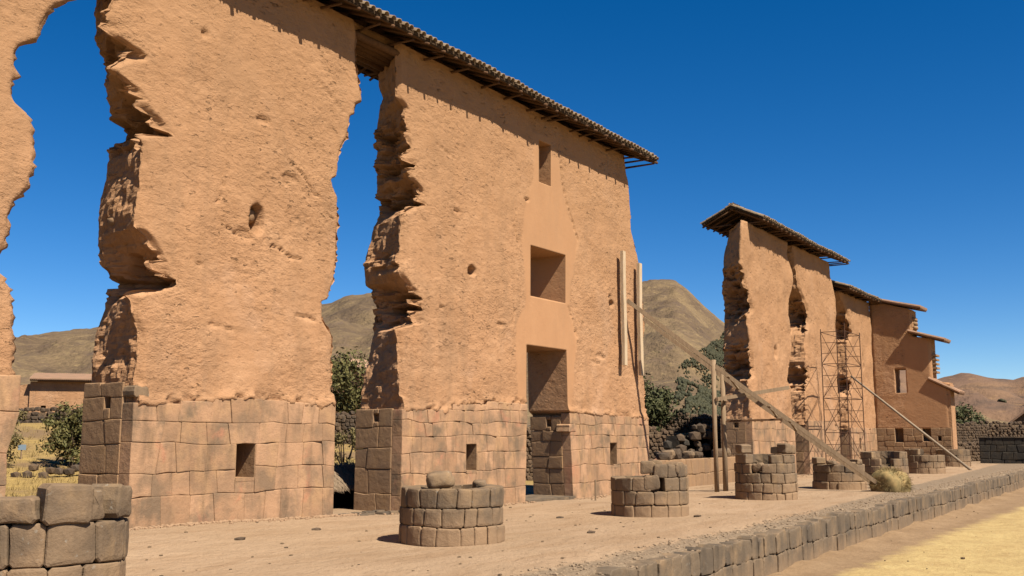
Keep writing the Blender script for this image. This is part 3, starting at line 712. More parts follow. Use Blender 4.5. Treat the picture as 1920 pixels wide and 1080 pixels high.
# --- piers beyond the gap (C, D, E), thinner meshes
pC = empty('adobe_wall_pier', (45.5, D + T / 2, 0), 'far adobe pier with deeply hollowed left end under the left gable of the farther roof', 'ruined wall', 'piers of the great adobe wall')
slab('adobe_wall', pC, 2.35, 11.2, .085, [(cf(C_LF), cf(C_LB)), (cf(C_R), cf(shift(C_R, lambda z: -.1)))], [70], [], M['adobe'], seed=4, M_=14, amp=1.7,
     dents=[(46.2, 5.6, .22, .3, .2), (45.0, 4.9, .2, .06, .06)], notch=notchf([(8.0, 1.4, .9), (4.9, 1.0, .8)]), rough_end=1.5)
core(pC, 42.85, 48.3, -.4, 2.45)
courses(pC, FRONT, lambda z: 42.63, lambda z: 48.47, [-.2, .45, .95, 1.5, 2.05, 2.52], M['wall_stone'], .3, .5, .95, seed=8)
courses(pC, end_frame(lambda b: 42.62), lambda z: D + .275, lambda z: D + T + .03, [-.2, .45, .95, 1.45, 1.95, 2.5], M['end_stone'], .3, .4, .8, bevs=(.012, .02), pr=.02, seed=9, holes=[(16.0, 16.2, 2.1, 2.32)])
pD = empty('adobe_wall_pier', (53.4, D + T / 2, 0), 'far adobe pier half behind the rusty scaffold tower, under the farther roof', 'ruined wall', 'piers of the great adobe wall')
slab('adobe_wall', pD, 2.3, 11.2, .085, [(cf(D_LF), cf(shift(D_LF, lambda z: -.4))), (cf(D_R), cf(D_R))], [66], [], M['adobe'], seed=5, M_=14, amp=1.7, notch=notchf([(7.8, 1.0, .9), (4.6, .7, .8)]), rough_end=1.5)
core(pD, 50.9, 56.0, -.4, 2.45)
courses(pD, FRONT, lambda z: 50.66, lambda z: 56.15, [-.25, .45, .95, 1.5, 2.05, 2.5], M['wall_stone'], .3, .55, 1.0, seed=10)
courses(pD, end_frame(lambda b: 50.66), lambda z: D + .275, lambda z: D + T + .03, [-.25, .45, .95, 1.45, 1.95, 2.5], M['end_stone'], .3, .4, .8, bevs=(.012, .02), pr=.02, seed=11)
pE = empty('adobe_wall_pier', (61.4, D + T / 2, 0), 'lowest farthest adobe pier, joining the stepped cross wall right of the scaffold', 'ruined wall', 'piers of the great adobe wall')
slab('adobe_wall', pE, 2.1, 9.85, .09, [(cf(E_LF), cf(shift(E_LF, lambda z: -.5))), (lambda z: 64.45,) * 2], [60], [], M['adobe'], seed=6, M_=14, amp=1.7, notch=notchf([(7.9, 1.0, .7), (4.6, .6, .8)]), rough_end=1.5,
     dents=[(62.0, 6.3, .2, .3, .15), (62.2, 5.8, .15, .2, .12)])
nE = [(60.2, 60.6, 1.0, 1.6, .6)]
core(pE, 58.75, 64.4, -.4, 2.2, nE)
courses(pE, FRONT, lambda z: 58.52, lambda z: 64.3, [-.35, .4, .9, 1.4, 1.85, 2.2], M['wall_stone'], .3, .6, 1.1, seed=12, holes=[(60.2, 60.6, 1.0, 1.6)])
courses(pE, end_frame(lambda b: 58.52), lambda z: D + .275, lambda z: D + T + .03, [-.35, .35, .8, 1.3, 1.75, 2.2], M['end_stone'], .3, .4, .8, bevs=(.012, .02), pr=.02, seed=13)

# --- cross wall closing the far end, stepped like a gable
XW = 64.38
tw = empty('cross_wall', (XW + .7, 13.2, 0), 'brown stepped cross wall with three small tiled caps and one tall window at the far end of the ruin', 'ruined wall')
def swap_slab():
    n0 = len(bpy.data.objects)
    prof = cf([(13.0, 9.9), (13.0, 7.66), (12.0, 7.62), (12.0, 4.9), (11.12, 4.86), (11.12, 2.0)])
    o = slab('adobe_wall', None, 2.15, 9.5, .1, [(prof, prof), (lambda z: max(13.52, prof(z) + .2),) * 2, (lambda z: 14.15,) * 2, (lambda z: 15.5,) * 2], [24, 8, 16], [(1, 4.3, 5.74, 1)], M['adobe'], y0=0, th=1.3, M_=6, amp=.7, seed=8,
             plaster=lambda u, z: (.75 if u < 13.55 + .3 * nz(z, 0, 0) and z < 7.6 + (u - 12) * .0 else 0) if u < 14.0 else 0, topf=lambda u: lerp(9.3, 10.05, (u - 13) / 2.4))
    for v in o.data.vertices:
        u, y, z = v.co; v.co = (XW + y - tw.location.x, u - tw.location.y, z)
    o.data.flip_normals(); o.parent = tw
swap_slab()
def clampz(z): return z
mb = MB()
for (y0, y1, z0, z1) in ((11.3, 11.72, -.3, 2.2), (11.72, 11.9, -.3, 1.46), (11.72, 11.9, 1.7, 2.2), (11.9, 12.28, -.3, 2.2), (12.28, 12.74, -.3, 1.42), (12.74, 13.84, -.3, 2.2), (13.84, 14.32, -.3, 1.35), (14.32, 15.42, -.3, 2.2)):
    mb.box(XW + .02, XW + 1.25, y0, y1, z0, z1)
mb.box(XW + .6, XW + 1.25, 12.28, 12.74, 1.42, 2.2); mb.box(XW + .6, XW + 1.25, 13.84, 14.32, 1.35, 2.2); mb.box(XW + .5, XW + 1.25, 11.72, 11.9, 1.46, 1.7)
mb.build('rubble_core', M['mortar'], tw)
courses(tw, end_frame(lambda b: XW - .03), lambda z: 11.14, lambda z: 15.38, [-.3, .3, .75, 1.1, 1.42, 1.75, 2.2], M['end_stone'], .3, .28, .6, bevs=(.02, .03), pr=.03, seed=14, holes=[(12.28, 12.74, 1.42, 2.14), (13.84, 14.32, 1.35, 2.14), (11.72, 11.9, 1.46, 1.7)])
mb = MB(); mb.prism([(XW + .02, 11.08, .0), (XW + 1.3, 11.08, .0), (XW + 1.3, 11.08, 4.75), (XW + .02, 11.08, 4.75)], (0, .25, 0)); mb.build('end_plaster', M['adobe'], tw)
def cap(ya, za, yb, zb, ov=.28, mat='red_tile'):
    """small mono-pitch tiled cap from (ya,za) high to (yb,zb) low, running across the wall"""
    dk = MB(); x0, x1 = XW - ov, XW + 1.3 + .3
    dk.prism([(x0, ya, za - .12), (x0, yb, zb - .12), (x0, yb, zb - .02), (x0, ya, za - .02)], (x1 - x0, 0, 0)); c = dk.build('tiled_cap', M['rafter'], tw)
    tl = MB(); n = int((x1 - x0) / .2)
    for i in range(n + 1):
        x = x0 + .02 + i * (x1 - x0 - .04) / n
        tl.tube([(x, ya + .02, za + .03), (x, lerp(ya, yb, .5), lerp(za, zb, .5) + .02 + random.uniform(-.02, .02)), (x, yb - .06, zb + .02)], .095, 6, .1)
    setp(tl.build('roof_tile', M[mat], c), kind='stuff')
cap(15.0, 10.06, 12.45, 9.4); cap(13.2, 8.0, 11.22, 7.38); cap(12.22, 5.12, 10.6, 4.25, .09)
for k in range(5):
    mb = MB(); z = 5.45 + k * .25; mb.box(XW + .1, XW + 1.1, 11.72 + .05 * random.random(), 12.2, z, z + .11); mb.build('stone_slab', M['end_stone'], tw)
for z in (8.25, 8.5, 8.75):
    mb = MB(); mb.rock((XW + .6, 12.95, z), .5, .16, .15, z); mb.build('loose_stone', M['end_stone'], tw, smooth=True)

# ------------------------------------------------------------------ tiled roofs
def tile_mesh(name, L=.42, r=.095):
    V = []; F = []
    n = 6
    for k, (yy, rr) in enumerate(((0, r), (L, r * .82))):
        for q in (0, 1):
            for i in range(n + 1):
                a = pi * i / n; R = rr - q * .02
                V.append((cos(a) * R, yy, sin(a) * R))
    m1 = n + 1
    for i in range(n):
        F.append((i, i + 1, 2 * m1 + i + 1, 2 * m1 + i)); F.append((m1 + i, 3 * m1 + i, 3 * m1 + i + 1, m1 + i + 1))
        F.append((i, m1 + i, m1 + i + 1, i + 1))
    me = bpy.data.meshes.new(name); me.from_pydata(V, [], F); me.materials.append(M['tile'])
    me.polygons.foreach_set('use_smooth', [True] * len(me.polygons)); return me, V, F
TM, TV, TF = tile_mesh('roof_tile')
def roof(label, u0, u1, ye, yr, yb, ze, zr, pitch=.235, raft=.62, visible_tiles=True, sag=.06, ind=300):
    R = empty('tiled_roof', ((u0 + u1) / 2, yr, ze), label, 'roof', 'tiled roofs on the great wall')
    off = R.location
    sg = lambda u: sag * nz(u * .25, 0, ze) + .02 * nz(u * 1.3, 0, 1)
    # deck of canes, two slopes
    n = int((u1 - u0) / .5)
    for (ya, yb_, nm) in ((ye, yr, 'roof_slope'), (yb, yr, 'roof_slope')):
        V = []; F = []
        for i in range(n + 1):
            u = lerp(u0, u1, i / n)
            for (y, z) in ((ya, ze), (yr, zr)):
                for dz in (-.05, .03): V.append((u, y, z + dz + sg(u)))
        for i in range(n):
            a = i * 4; b = a + 4
            F += [(a, b, b + 2, a + 2), (a + 1, a + 3, b + 3, b + 1), (a, a + 1, b + 1, b), (a + 2, b + 2, b + 3, a + 3)]
        F += [(0, 2, 3, 1), (n * 4, n * 4 + 1, n * 4 + 3, n * 4 + 2)]
        mk(nm, V, F, M['cane'], R, recalc=True)
    # canes under the eaves
    cn = MB()
    k = int((yr - ye) / .09)
    for i in range(k):
        y = lerp(ye + .03, yr, i / k); z = lerp(ze, zr, i / k) - .065
        cn.tube([(lerp(u0, u1, q / 12), y, z + sg(lerp(u0, u1, q / 12))) for q in range(13)], .022, 5)
        y = lerp(yb - .03, yr, i / k)
        cn.tube([(lerp(u0, u1, q / 12), y, z + sg(lerp(u0, u1, q / 12))) for q in range(13)], .022, 5)
    setp(cn.build('cane', M['cane'], R), kind='stuff')
    # rafters and ties
    m_ = int((u1 - u0 - .3) / raft)
    for i in range(m_ + 1):
        u = u0 + .15 + (u1 - u0 - .3) * i / m_ + random.uniform(-.07, .07)
        r = random.uniform(.035, .055); s_ = sg(u)
        for (ya, sgn) in ((ye, 1), (yb, -1)):
            mb = MB(); e = random.uniform(-.02, .07)
            mb.tube([(u, ya - sgn * e, ze - .12 + s_ - e * .3), (u + random.uniform(-.03, .03), yr, zr - .12 + s_)], [r, r * 1.1], 7, .1)
            mb.build('rafter', M['rafter'], R, smooth=True)
            if i % 2 == 0 or (sgn > 0 and random.random() < .3):
                mb = MB(); uu = u + random.uniform(.12, .3)
                if uu > u1 - .05: uu = u1 - .1
                mb.tube([(uu, ya + sgn * random.uniform(.02, .14), ze - .14 + s_), (uu + random.uniform(-.2, .2), ya + sgn * 1.3, ze - .12 + s_)], [.03, .04], 7, .1)
                mb.build('tie_pole', M['rafter'], R, smooth=True)
    for y, w in ((ye + .10, .05), (yb - .10, .05), (yr, .07)):
        mb = MB(); zz_ = ze - .06 if y != yr else zr - .12
        mb.tube([(lerp(u0, u1, q / 16), y, zz_ + sg(lerp(u0, u1, q / 16)) + (.04 if y != yr else 0)) for q in range(17)], w, 7, .08)
        mb.build('purlin', M['rafter'], R, smooth=True)
    # tiles: eave row as single tiles, the rest together
    ang = atan2(zr - ze, yr - ye); nt_ = int((u1 - u0) / pitch); rest = MB(); cnt = 0
    Lr = hypot(zr - ze, yr - ye)
    for i in range(nt_ + 1):
        u = u0 + .06 + i * (u1 - u0 - .12) / nt_
        for row in range(int(Lr / .34) + 1):
            d = -.07 + row * .34
            for side in (1, -1):
                yy = (ye + cos(ang) * d) if side == 1 else (yb - cos(ang) * d); z = ze + .035 + sin(ang) * d + sg(u) + random.uniform(-.012, .012)
                if side == 1 and row == 0 and cnt < ind:
                    o = bpy.data.objects.new('roof_tile', TM); COL.objects.link(o); o.parent = R
                    o.location = (u - off.x + random.uniform(-.015, .015), yy - off.y + random.uniform(-.02, .02), z - off.z); o.rotation_euler = (ang, 0, random.uniform(-.06, .06)); cnt += 1
                else:
                    Rm = Matrix.Rotation(ang, 3, 'X')
                    if side == -1: Rm = Matrix.Rotation(pi, 3, 'Z') @ Rm
                    P = [Rm @ Vector(v) for v in TV[:7] + TV[14:21]]
                    rest.add([(p.x + u, p.y + yy, p.z + z) for p in P], [(q, q + 1, 7 + q + 1, 7 + q) for q in range(6)])
    for q in range(int((u1 - u0) / .38)):
        rest.tube([(u0 + q * .38, yr, zr + .05 + sg(u0)), (u0 + q * .38 + .42, yr, zr + .07 + sg(u0))], .1, 7)
    setp(rest.build('upper_tile', M['tile'], R, recalc=False), kind='stuff')
    return R
YE, YR, YB = D - .72, D + T / 2, D + T + .72
roof('long tiled roof on the nearer adobe piers, its dark eave slanting down to a point at right', 3.0, 31.95, YE, YR, YB, 11.40, 11.98)
roof('shorter tiled roof with open left gable on the two tall far piers', 42.85, 57.0, YE, YR, YB, 11.33, 12.0, sag=.09)
roof('low sagging tiled roof between the taller roof and the stepped cross wall', 56.9, 64.9, YE, YR, YB, 9.93, 10.4, sag=.12)
# timber lintels across the gaps under the roof
for k, (a, b) in enumerate(((8.6, 12.2), (16.3, 20.2))):
    L = empty('timber_lintel', ((a + b) / 2, D + T / 2, 11), ['bundle of old lintel logs over the gap at top left', 'bundle of dark lintel logs over the narrow sky gap between the two near piers'][k], 'lintel', 'log lintels under the long roof')
    for q in range(7):
        y = D + .12 + q * .19; mb = MB(); z = 11.14 + random.uniform(-.03, .05)
        mb.tube([(a + random.uniform(0, .3), y, z), ((a + b) / 2, y, z + .03), (b - random.uniform(0, .3), y, z)], .1, 8, .1); mb.build('log', M['rafter'], L, smooth=True)
    slab('mud_fill', L, 11.15, 11.55, .08, [(lambda z, a=a: a + .1,) * 2, (lambda z, b=b: b - .1,) * 2], [40], [], M['adobe'], y0=D + .3, th=T - .6, M_=4, seed=20 + k)

# ------------------------------------------------------------------ round column stumps
def column(c, r, lab, rows, seed, extra=(), skip=None, nb=11, gap=0.0):
    random.seed(100 + seed)
    zb = gz(c[0], c[1]) - .04
    O = empty('stone_column', (c[0], c[1], zb), lab, 'column stump', 'round stone column stumps in a row')
    th0 = atan2(-c[1], -c[0])
    def fr(rr): return lambda a, b, d: (c[0] + (rr + d) * cos(a / r), c[1] + (rr + d) * sin(a / r), b)
    z = zb
    for k, h in enumerate(rows):
        rr = r * (1 - .012 * k) + random.uniform(-.01, .01)
        circ = 2 * pi * r; a = 0; st = random.uniform(0, .5); E = []
        while a < circ - .25: E.append(a + st); a += random.uniform(.7, 1.3) * circ / nb
        E.append(circ + st)
        if E[-1] - E[-2] < .2: E.pop(-2)
        wr = lambda zz_, q: (lambda a: zz_ + .035 * nz(cos(a / r) * 1.6, sin(a / r) * 1.6, q * 5.3))
        lo = wr(z, seed * 9 + k) if k else (lambda a: z); hi = wr(z + h, seed * 9 + k + 1)
        SL = [random.uniform(-.03, .03) for _ in E]; SL[-1] = SL[0]
        for qi, (e0, e1) in enumerate(zip(E, E[1:])):
            mid = ((e0 + e1) / 2 / r - th0 + pi) % (2 * pi) - pi
            if skip and skip(k, mid): continue
            s0_, s1_ = SL[qi], SL[qi + 1]
            f = fr(rr + random.uniform(-.02, .03))
            block('stone', quadpoly((e0, e0 + s0_), (e1, e1 + s1_), lo(e0), lo(e1), hi(e0), hi(e1), .007, .12), f, .3, M['column_stone'], O, joint=.003, bev=random.uniform(.008, .018), puff=.010)
        z += h
    # infill
    full = sum(rows[:2]) if len(rows) > 2 else sum(rows) * .8
    mb = MB(); n = 22; V = [(c[0], c[1], zb + full + .06)]; 
    rad = [(.33, .04), (.66, .0), (.8, -.05)]
    zt = zb + (sum(rows) - .16 if not skip else full)
    V = [(c[0], c[1], zt + .04)]
    for q, (f_, dz) in enumerate(rad):
        for i in range(n):
            a = 2 * pi * i / n; V.append((c[0] + (r - .18) * f_ / .8 * cos(a), c[1] + (r - .18) * f_ / .8 * sin(a), zt + dz + .05 * nz(i, q, seed)))
    for i in range(n): a = 2 * pi * i / n; V.append((c[0] + (r - .18) * cos(a), c[1] + (r - .18) * sin(a), zb))
    F = [(0, 1 + i, 1 + (i + 1) % n) for i in range(n)]
    for q in range(3): F += [(1 + q * n + i, 1 + (q + 1) * n + i, 1 + (q + 1) * n + (i + 1) % n, 1 + q * n + (i + 1) % n) for i in range(n)]
    mk('rubble_fill', V, F, M['rubble'], O, recalc=True)
    # blocks standing above: (angle from viewer in radians + = right, width, z0 above base, height, radial offset, tilt)
    for (an, w, z0, h, dr, tilt) in extra:
        a = th0 + an; mbq = []
        cx, cy = c[0] + (r - .14 + dr) * cos(a), c[1] + (r - .14 + dr) * sin(a)
        t = Vector((-sin(a), cos(a), 0)); o_ = Vector((cos(a), sin(a), 0)); Rm = Matrix.Rotation(tilt, 3, o_)
        fr2 = lambda A, B, d, t=t, o_=o_, Rm=Rm, cx=cx, cy=cy, z0=z0, h=h: tuple(Vector((cx, cy, zb + z0 + h / 2)) + Rm @ (t * A + Vector((0, 0, 1)) * (B - h / 2)) + o_ * (d + .16))
        block('stone', quadpoly((-w / 2, -w / 2 + random.uniform(-.01, .04)), (w / 2, w / 2 - random.uniform(-.01, .04)), 0, 0, h, h * random.uniform(.88, 1), .02, .2), fr2, .32, M['column_stone'], O, joint=.006, bev=.020, puff=.016)
    return O, zb
column((6.62, 10.4), .90, 'nearest stone column stump, cut by the left and bottom picture edges, with big uneven top blocks', [.52, .44], 0,
       extra=[(-.30, .50, .96, .27, 0, .02), (.28, .50, .94, .42, 0, 0), (.66, .20, .96, .33, -.04, .05), (1.12, .40, .96, .37, .0, -.05), (-.95, .5, .96, .3, 0, 0), (2.0, .4, .94, .22, 0, 0), (2.7, .4, .94, .27, 0, 0), (3.4, .4, .94, .22, 0, 0)], nb=13)
O1, z1 = column((14.32, 10.55), .88, 'low three course stone column stump with a large boulder lying on its top', [.31, .31, .32], 1, nb=17)
def boulder(name, c, rx, ry, rz, seed, mat, lab, cat, grp=None, sub=3, rough=.35):
    mb = MB(); mb.rock((0, 0, 0), rx, ry, rz, seed, rough, sub)
    o = mk(name, mb.V, mb.F, M[mat], None, smooth=True, recalc=True); o.location = c
    return setp(o, lab, cat, grp)
boulder('boulder', (13.85, 10.45, z1 + 1.07), .27, .22, .15, 3, 'column_stone', 'large brown boulder lying on the low column stump in front', 'boulder')
mb = MB()
boulder('loose_rock', (14.65, 10.2, z1 + .98), .13, .10, .07, 8, 'column_stone', 'small flat rock on the low column stump, right of the big boulder', 'rock')
def sk2(k, m): return k >= 2 and (m > -.25 and m < .22 or (k >= 3 and m < .05))
column((21.39, 10.19), .87, 'second stone column stump, higher on its right side with a fallen block in its broken gap', [.30, .30, .30, .28], 2, skip=lambda k, m: (k == 2 and -.10 < m < .32) or (k == 3 and (m < .30 or m > 2.4)), nb=15,
       extra=[(.05, .36, .64, .34, -.04, .12), (-.02, .38, .98, .30, -.12, .05), (.24, .26, .98, .3, -.14, -.03), (.95, .3, .98, .26, -.03, 0)])
column((28.66, 10.0), .86, 'tallest stone column stump with raised broken blocks on both sides, beside the timber posts', [.25, .26, .27, .26, .25], 3, skip=lambda k, m: (k == 3 and -.55 < m < -.1) or (k == 4 and -.6 < m < .12), nb=16,
       extra=[(-.95, .34, 1.32, .26, 0, 0), (.85, .3, 1.32, .3, 0, .03), (1.15, .3, 1.3, .28, 0, 0), (-.30, .30, .82, .25, -.12, .3), (2.6, .3, 1.3, .2, 0, 0)])
column((35.38, 9.77), .86, 'low dark stone column stump behind the foot of the brace timbers, one block up at left', [.3, .3, .27], 4, nb=13, extra=[(-1.1, .38, .87, .24, 0, 0), (-.3, .3, .87, .14, 0, 0), (.9, .3, .87, .18, 0, 0), (.5, .3, .87, .1, 0, 0)])
column((43.6, 10.2), .92, 'ragged stone column stump right behind the straw bundle', [.3, .3, .3, .28], 5, nb=13, skip=lambda k, m: k == 3 and (-.4 < m < .6) or k == 2 and .1 < m < .4)
column((51.6, 10.2), .90, 'stone column stump between the straw bundle and the lower end of the long pale pole', [.3, .3, .3, .28], 6, nb=13, skip=lambda k, m: k == 3 and m > -.2 or k == 2 and .5 < m < .8)
column((63.0, 10.9), .90, 'farthest stone column stump, behind the lower end of the long pale pole', [.33, .33, .33], 7, nb=12)

# ------------------------------------------------------------------ ruined low stretch between the piers
random.seed(5)
rw = empty('low_ruined_wall', (37, D + .5, 0), 'knee high stump of the great wall with loose blocks, behind the column stumps in the gap', 'ruined wall')
mb = MB(); mb.box(33.3, 40.6, D + .02, D + 1.3, -.5, .84); mb.build('rubble_core', M['rubble'], rw)
courses(rw, FRONT, lambda z: 33.0, lambda z: 40.9, [-.3, .35, .9], M['end_stone'], .3, .4, .75, seed=20, bevs=(.02, .03), pr=.03)
for k, (u, y, w, h) in enumerate(((33.95, .2, .45, .28), (34.6, .3, .5, .36), (35.1, .25, .45, .4), (36.6, .4, .45, .3), (37.2, .3, .4, .28), (38.0, .7, .5, .2), (39.3, .25, .4, .34), (40.2, .3, .45, .36))):
    mb = MB(); mb.rock((u, D + y, .88 + h / 2), w * .55, .25, h * .55, k + 3, .3, 2); mb.build('loose_stone', M['column_stone' if k % 2 else 'field_stone'], rw)

# flat paving stones at the foot of the narrow gap and the doorway
random.seed(8)
pv = empty('stone_threshold', (17.8, 15.7, 0), 'flat worn paving stones at the foot of the narrow gap between the near piers', 'paving')
for k in range(11):
    u = 16.75 + (k % 6) * .38 + random.uniform(-.05, .05); y = 15.15 + (k // 6) * .42 + random.uniform(-.1, .1)
    mb = MB(); a = random.uniform(-.3, .3); P = [(u + .17 * cos(a + q * pi / 2.5) * random.uniform(.9, 1.15), y + .15 * sin(a + q * pi / 2.5) * random.uniform(.9, 1.2), -.02) for q in range(5)]
    mb.prism(P, (0, 0, .10)); mb.build('paving_stone', M['kerb_stone'], pv)

# ------------------------------------------------------------------ terrace retaining wall
random.seed(21)
tr = empty('terrace_wall', (35, EDGE, -.8), 'low dark stone retaining wall running along the edge of the sandy terrace', 'retaining wall')
def etop(u): return -.03 + .05 * nz(u * .6, 0, 4) + .05 * nz(u * 2.3, 3, 4)
# slight outward swing of the wall line far away
def yedge(u): return EDGE + .10 * nz(u * .15, 1, 1)
u = 9.0; cnt = 0; rocks = MB(); zmid = [-.42]
TW = lambda a, b, d: (a, yedge(a) - .02 - d, b)
for rowi, (zl, zh, w0, w1) in enumerate(((-.95, -.43, .24, .52), (-.43, 0, .26, .58))):
    u = 9.0 + rowi * .2
    while u < 62:
        w = random.uniform(w0, w1); 
        def split(a): return -.43 + .07 * nz(a * 1.1, 0, 9) + .04 * nz(a * 3.1, 0, 2)
        b0, b1 = (zl, zl) if rowi == 0 else (split(u), split(u + w))
        t0, t1 = (split(u), split(u + w)) if rowi == 0 else (etop(u) + random.uniform(-.07, .03), etop(u + w) + random.uniform(-.05, .03))
        pd = random.uniform(-.015, .025)
        block('stone', quadpoly((u, u + random.uniform(-.04, .04)), (u + w, u + w + random.uniform(-.04, .04)), b0, b1, t0, t1, .02, .22), (lambda pd: (lambda a, b, d: TW(a, b, d + pd)))(pd), .28, M['kerb_stone'], tr, joint=.0015, bev=random.uniform(.006, .014), puff=.006)
        u += w; cnt += 1
mb = MB(); mb.box(-60, 9.0, EDGE - .02, EDGE + .4, -1, -.06); mb.box(9.0, 62, EDGE + .13, EDGE + .42, -1, -.12); mb.box(62, 200, EDGE - .02, EDGE + .4, -1, -.06)
mb.build('wall_core', M['mortar'], tr)
# rubble coping between the face stones and the sand
cp = MB()
for k in range(2600):
    u = 9 + 55 * (k / 2600) ** 1.25; y = EDGE + random.uniform(.02, .85) + .1 * nz(u * .15, 1, 1); s_ = random.uniform(.010, .028) * (1.7 if random.random() < .06 else 1)
    cp.rock((u + random.uniform(-.1, .1), y, gz(u, max(y, EDGE + .28)) + s_ * .1 - (.03 if y < EDGE + .25 else 0)), s_ * 1.3, s_ * 1.1, s_ * .7, k % 50)
setp(cp.build('coping_rubble', M['gravel'], tr, smooth=False), kind='stuff')
# pebbles strewn over the sand and foot of the wall: nobody could count them
pb = MB()
for k in range(420):
    r = 9 + 40 * random.random() ** 1.3; th = radians(random.uniform(8, 58)); x, y = r * cos(th), r * sin(th)
    if y > 15.2 or (EDGE - .1 < y < EDGE + .3): continue
    z = gz(x, y) if y > EDGE else -.8
    s_ = random.uniform(.010, .028) * (1.7 if random.random() < .05 else 1); pb.rock((x, y, z + s_ * .2), s_ * 1.3, s_, s_ * .6, k % 40)
setp(pb.build('pebbles', M['rubble'], None), 'small pebbles strewn over the sandy ground', 'pebbles', kind='stuff')
cl_ = MB()
for k in range(1500):
    u = random.choice((random.uniform(9.5, 17), random.uniform(17, 33), random.uniform(42, 62))); y = D - .06 - abs(random.gauss(0, .16)); s_ = random.uniform(.012, .04)
    if 24.4 < u < 26.9: continue
    cl_.rock((u, y, gz(u, y) + s_ * .3), s_ * 1.3, s_, s_ * .8, k % 40)
setp(cl_.build('crumbled_earth', M['clod'], None), 'crumbled adobe clods along the foot of the piers', 'rubble', kind='stuff')
for k, (x, y) in enumerate(((11.9, 13.1), (14.0, 13.4), (18.6, 12.6), (19.6, 11.5), (21.3, 9.0), (16.8, 9.2))):
    mb = MB(); mb.rock((0, 0, 0), .12, .07, .035, k + 2, .4, 1); o = mb.build('flat_stone', M['field_stone'], None); o.location = (x, y, gz(x, y) + .01)
    setp(o, ['flat dark stone in the sand below the niche of the tall pier', 'flat dark stone in the sand between tall pier and nearest whole stump', 'flat dark stone in the sand right behind the boulder topped stump', 'flat dark stone in the open sand before the second niche', 'flat dark stone in the sand just in front of the second column stump', 'flat dark stone in the sand right of the boulder topped stump'][k], 'stone', 'flat stones half buried in the sand')
# ------------------------------------------------------------------ timber brace at the doorway pier
random.seed(31)
br = empty('timber_brace', (33.9, 8.1, 0), 'long pair of weathered brace timbers slanting from the adobe pier down into the straw bundle', 'timber brace')
A1, A2, FT = Vector((30.6, 15.28, 6.3)), Vector((31.82, 15.28, 5.8)), Vector((33.95, 8.05, .1))
F1, F2 = FT + Vector((-.10, 0, .1)), FT + Vector((.12, 0, -.06))
for a, b in ((A1, F1), (A2, F2)):
    mid = a.lerp(b, .5) + Vector((0, 0, -.07))
    mb = MB()
    for p, q in ((a, mid), (mid, b)): mb.beam(p, q + (q - p).normalized() * .02, .11, .13)
    mb.build('brace_timber', M['timber'], br)
for t in (.42, .58, .66):
    p, q = A1.lerp(F1, t), A2.lerp(F2, t); d = (q - p).normalized() * .14
    mb = MB(); mb.beam(p - d + Vector((0, 0, -.08)), q + d + Vector((0, 0, -.07)), .06, .06); mb.build('cross_piece', M['timber'], br)
P1, P2 = A1.lerp(F1, .355), A2.lerp(F2, .35)
for k, p in enumerate((P1, P2)):
    b = Vector((p.x + .0, p.y, gz(p.x, p.y) - .15)); mb = MB()
    mid = b.lerp(p, .5) + Vector((random.uniform(-.04, .04), 0, 0))
    mb.tube([b, mid, p + Vector((0, 0, .12))], [.085, .08, .075], 7, .12); mb.build('prop_post', M['timber'], br, smooth=True)
mb = MB(); mb.beam((P1.x - .05, P1.y - .08, 2.95), (P1.x + 1.55, P1.y - 2.0, 3.35), .1, .12); mb.build('side_beam', M['timber'], br)
mb = MB(); mb.beam((P1.x - .1, P1.y - .12, 2.95), (P2.x + .3, P2.y - .12, 3.0), .09, .12); mb.build('cross_piece', M['timber'], br)
mb = MB(); mb.beam((P2.x, P2.y - .1, 2.25), (33.1, 10.9, 2.30), .05, .07); mb.build('thin_batten', M['rafter'], br)
for k, (u, z0, z1) in enumerate(((30.2, 4.08, 7.92), (31.42, 3.80, 7.68))):
    mb = MB(); n = 5
    pts = [(u + .04 * sin(q * 1.3 + k) * .5, 15.20, lerp(z0, z1, q / n)) for q in range(n + 1)]
    for p, q in zip(pts, pts[1:]): mb.beam(p, q, .2, .11, (0, 1, 0))
    o = mb.build('pressure_board', M['pale_board'], None)
    setp(o, ['upright pale board pressed against the adobe pier, left of the pair', 'upright pale board pressed against the pier edge, right and lower of the pair'][k], 'board', 'pale boards under the brace heads')
mb = MB(); mb.tube([(26.5, 14.35, -.2), (26.5, 14.35, .5)], .03, 6); st = mb.build('wooden_stake', M['timber'], None); setp(st, 'short thin wooden stake standing in the sand right of the doorway', 'stake')
mb = MB(); mb.tube([(57.45, 9.1, -.02), (58.15, 12.3, 2.6), (58.82, 15.32, 5.1)], [.075, .07, .055], 7); pl = mb.build('long_pole', M['pole_wood'], None, smooth=True)
setp(pl, 'single long pale pole propping the farthest adobe pier, its foot on the sand at right', 'pole')

# ------------------------------------------------------------------ scaffold tower
sc = empty('scaffold_tower', (50.9, 13.7, -.15), 'tall thin rusty scaffold tower standing before the far adobe pier', 'scaffold')
X0, X1, Y0, Y1, ZT = 49.5, 52.3, 13.1, 14.25, 6.9
cn = [(X0, Y1), (X0, Y0), (X1, Y0), (X1, Y1)]
def pipe(a, b, nm, r=.02):
    mb = MB(); mb.tube([a, b], r, 5); mb.build(nm, M['rust'], sc)
for k, (x, y) in enumerate(cn): pipe((x, y, -.3), (x, y, ZT + (.25 if k % 2 else 0)), 'pole', .024)
lv = [.25, 1.9, 3.55, 5.2, 6.75]
for k, z in enumerate(lv):
    for i in range(4):
        a, b = cn[i], cn[(i + 1) % 4]; pipe((*a, z), (*b, z), 'ledger', .017)
        if k < 4:
            z2 = lv[k + 1]
            if i % 2 == 0:
                for f in (.33, .66): pipe((*a, lerp(z, z2, f)), (*b, lerp(z, z2, f)), 'rung', .014)
            pipe((*a, z), (*b, z2), 'brace', .014)
            if i % 2: pipe((*b, z), (*a, z2), 'brace', .014)

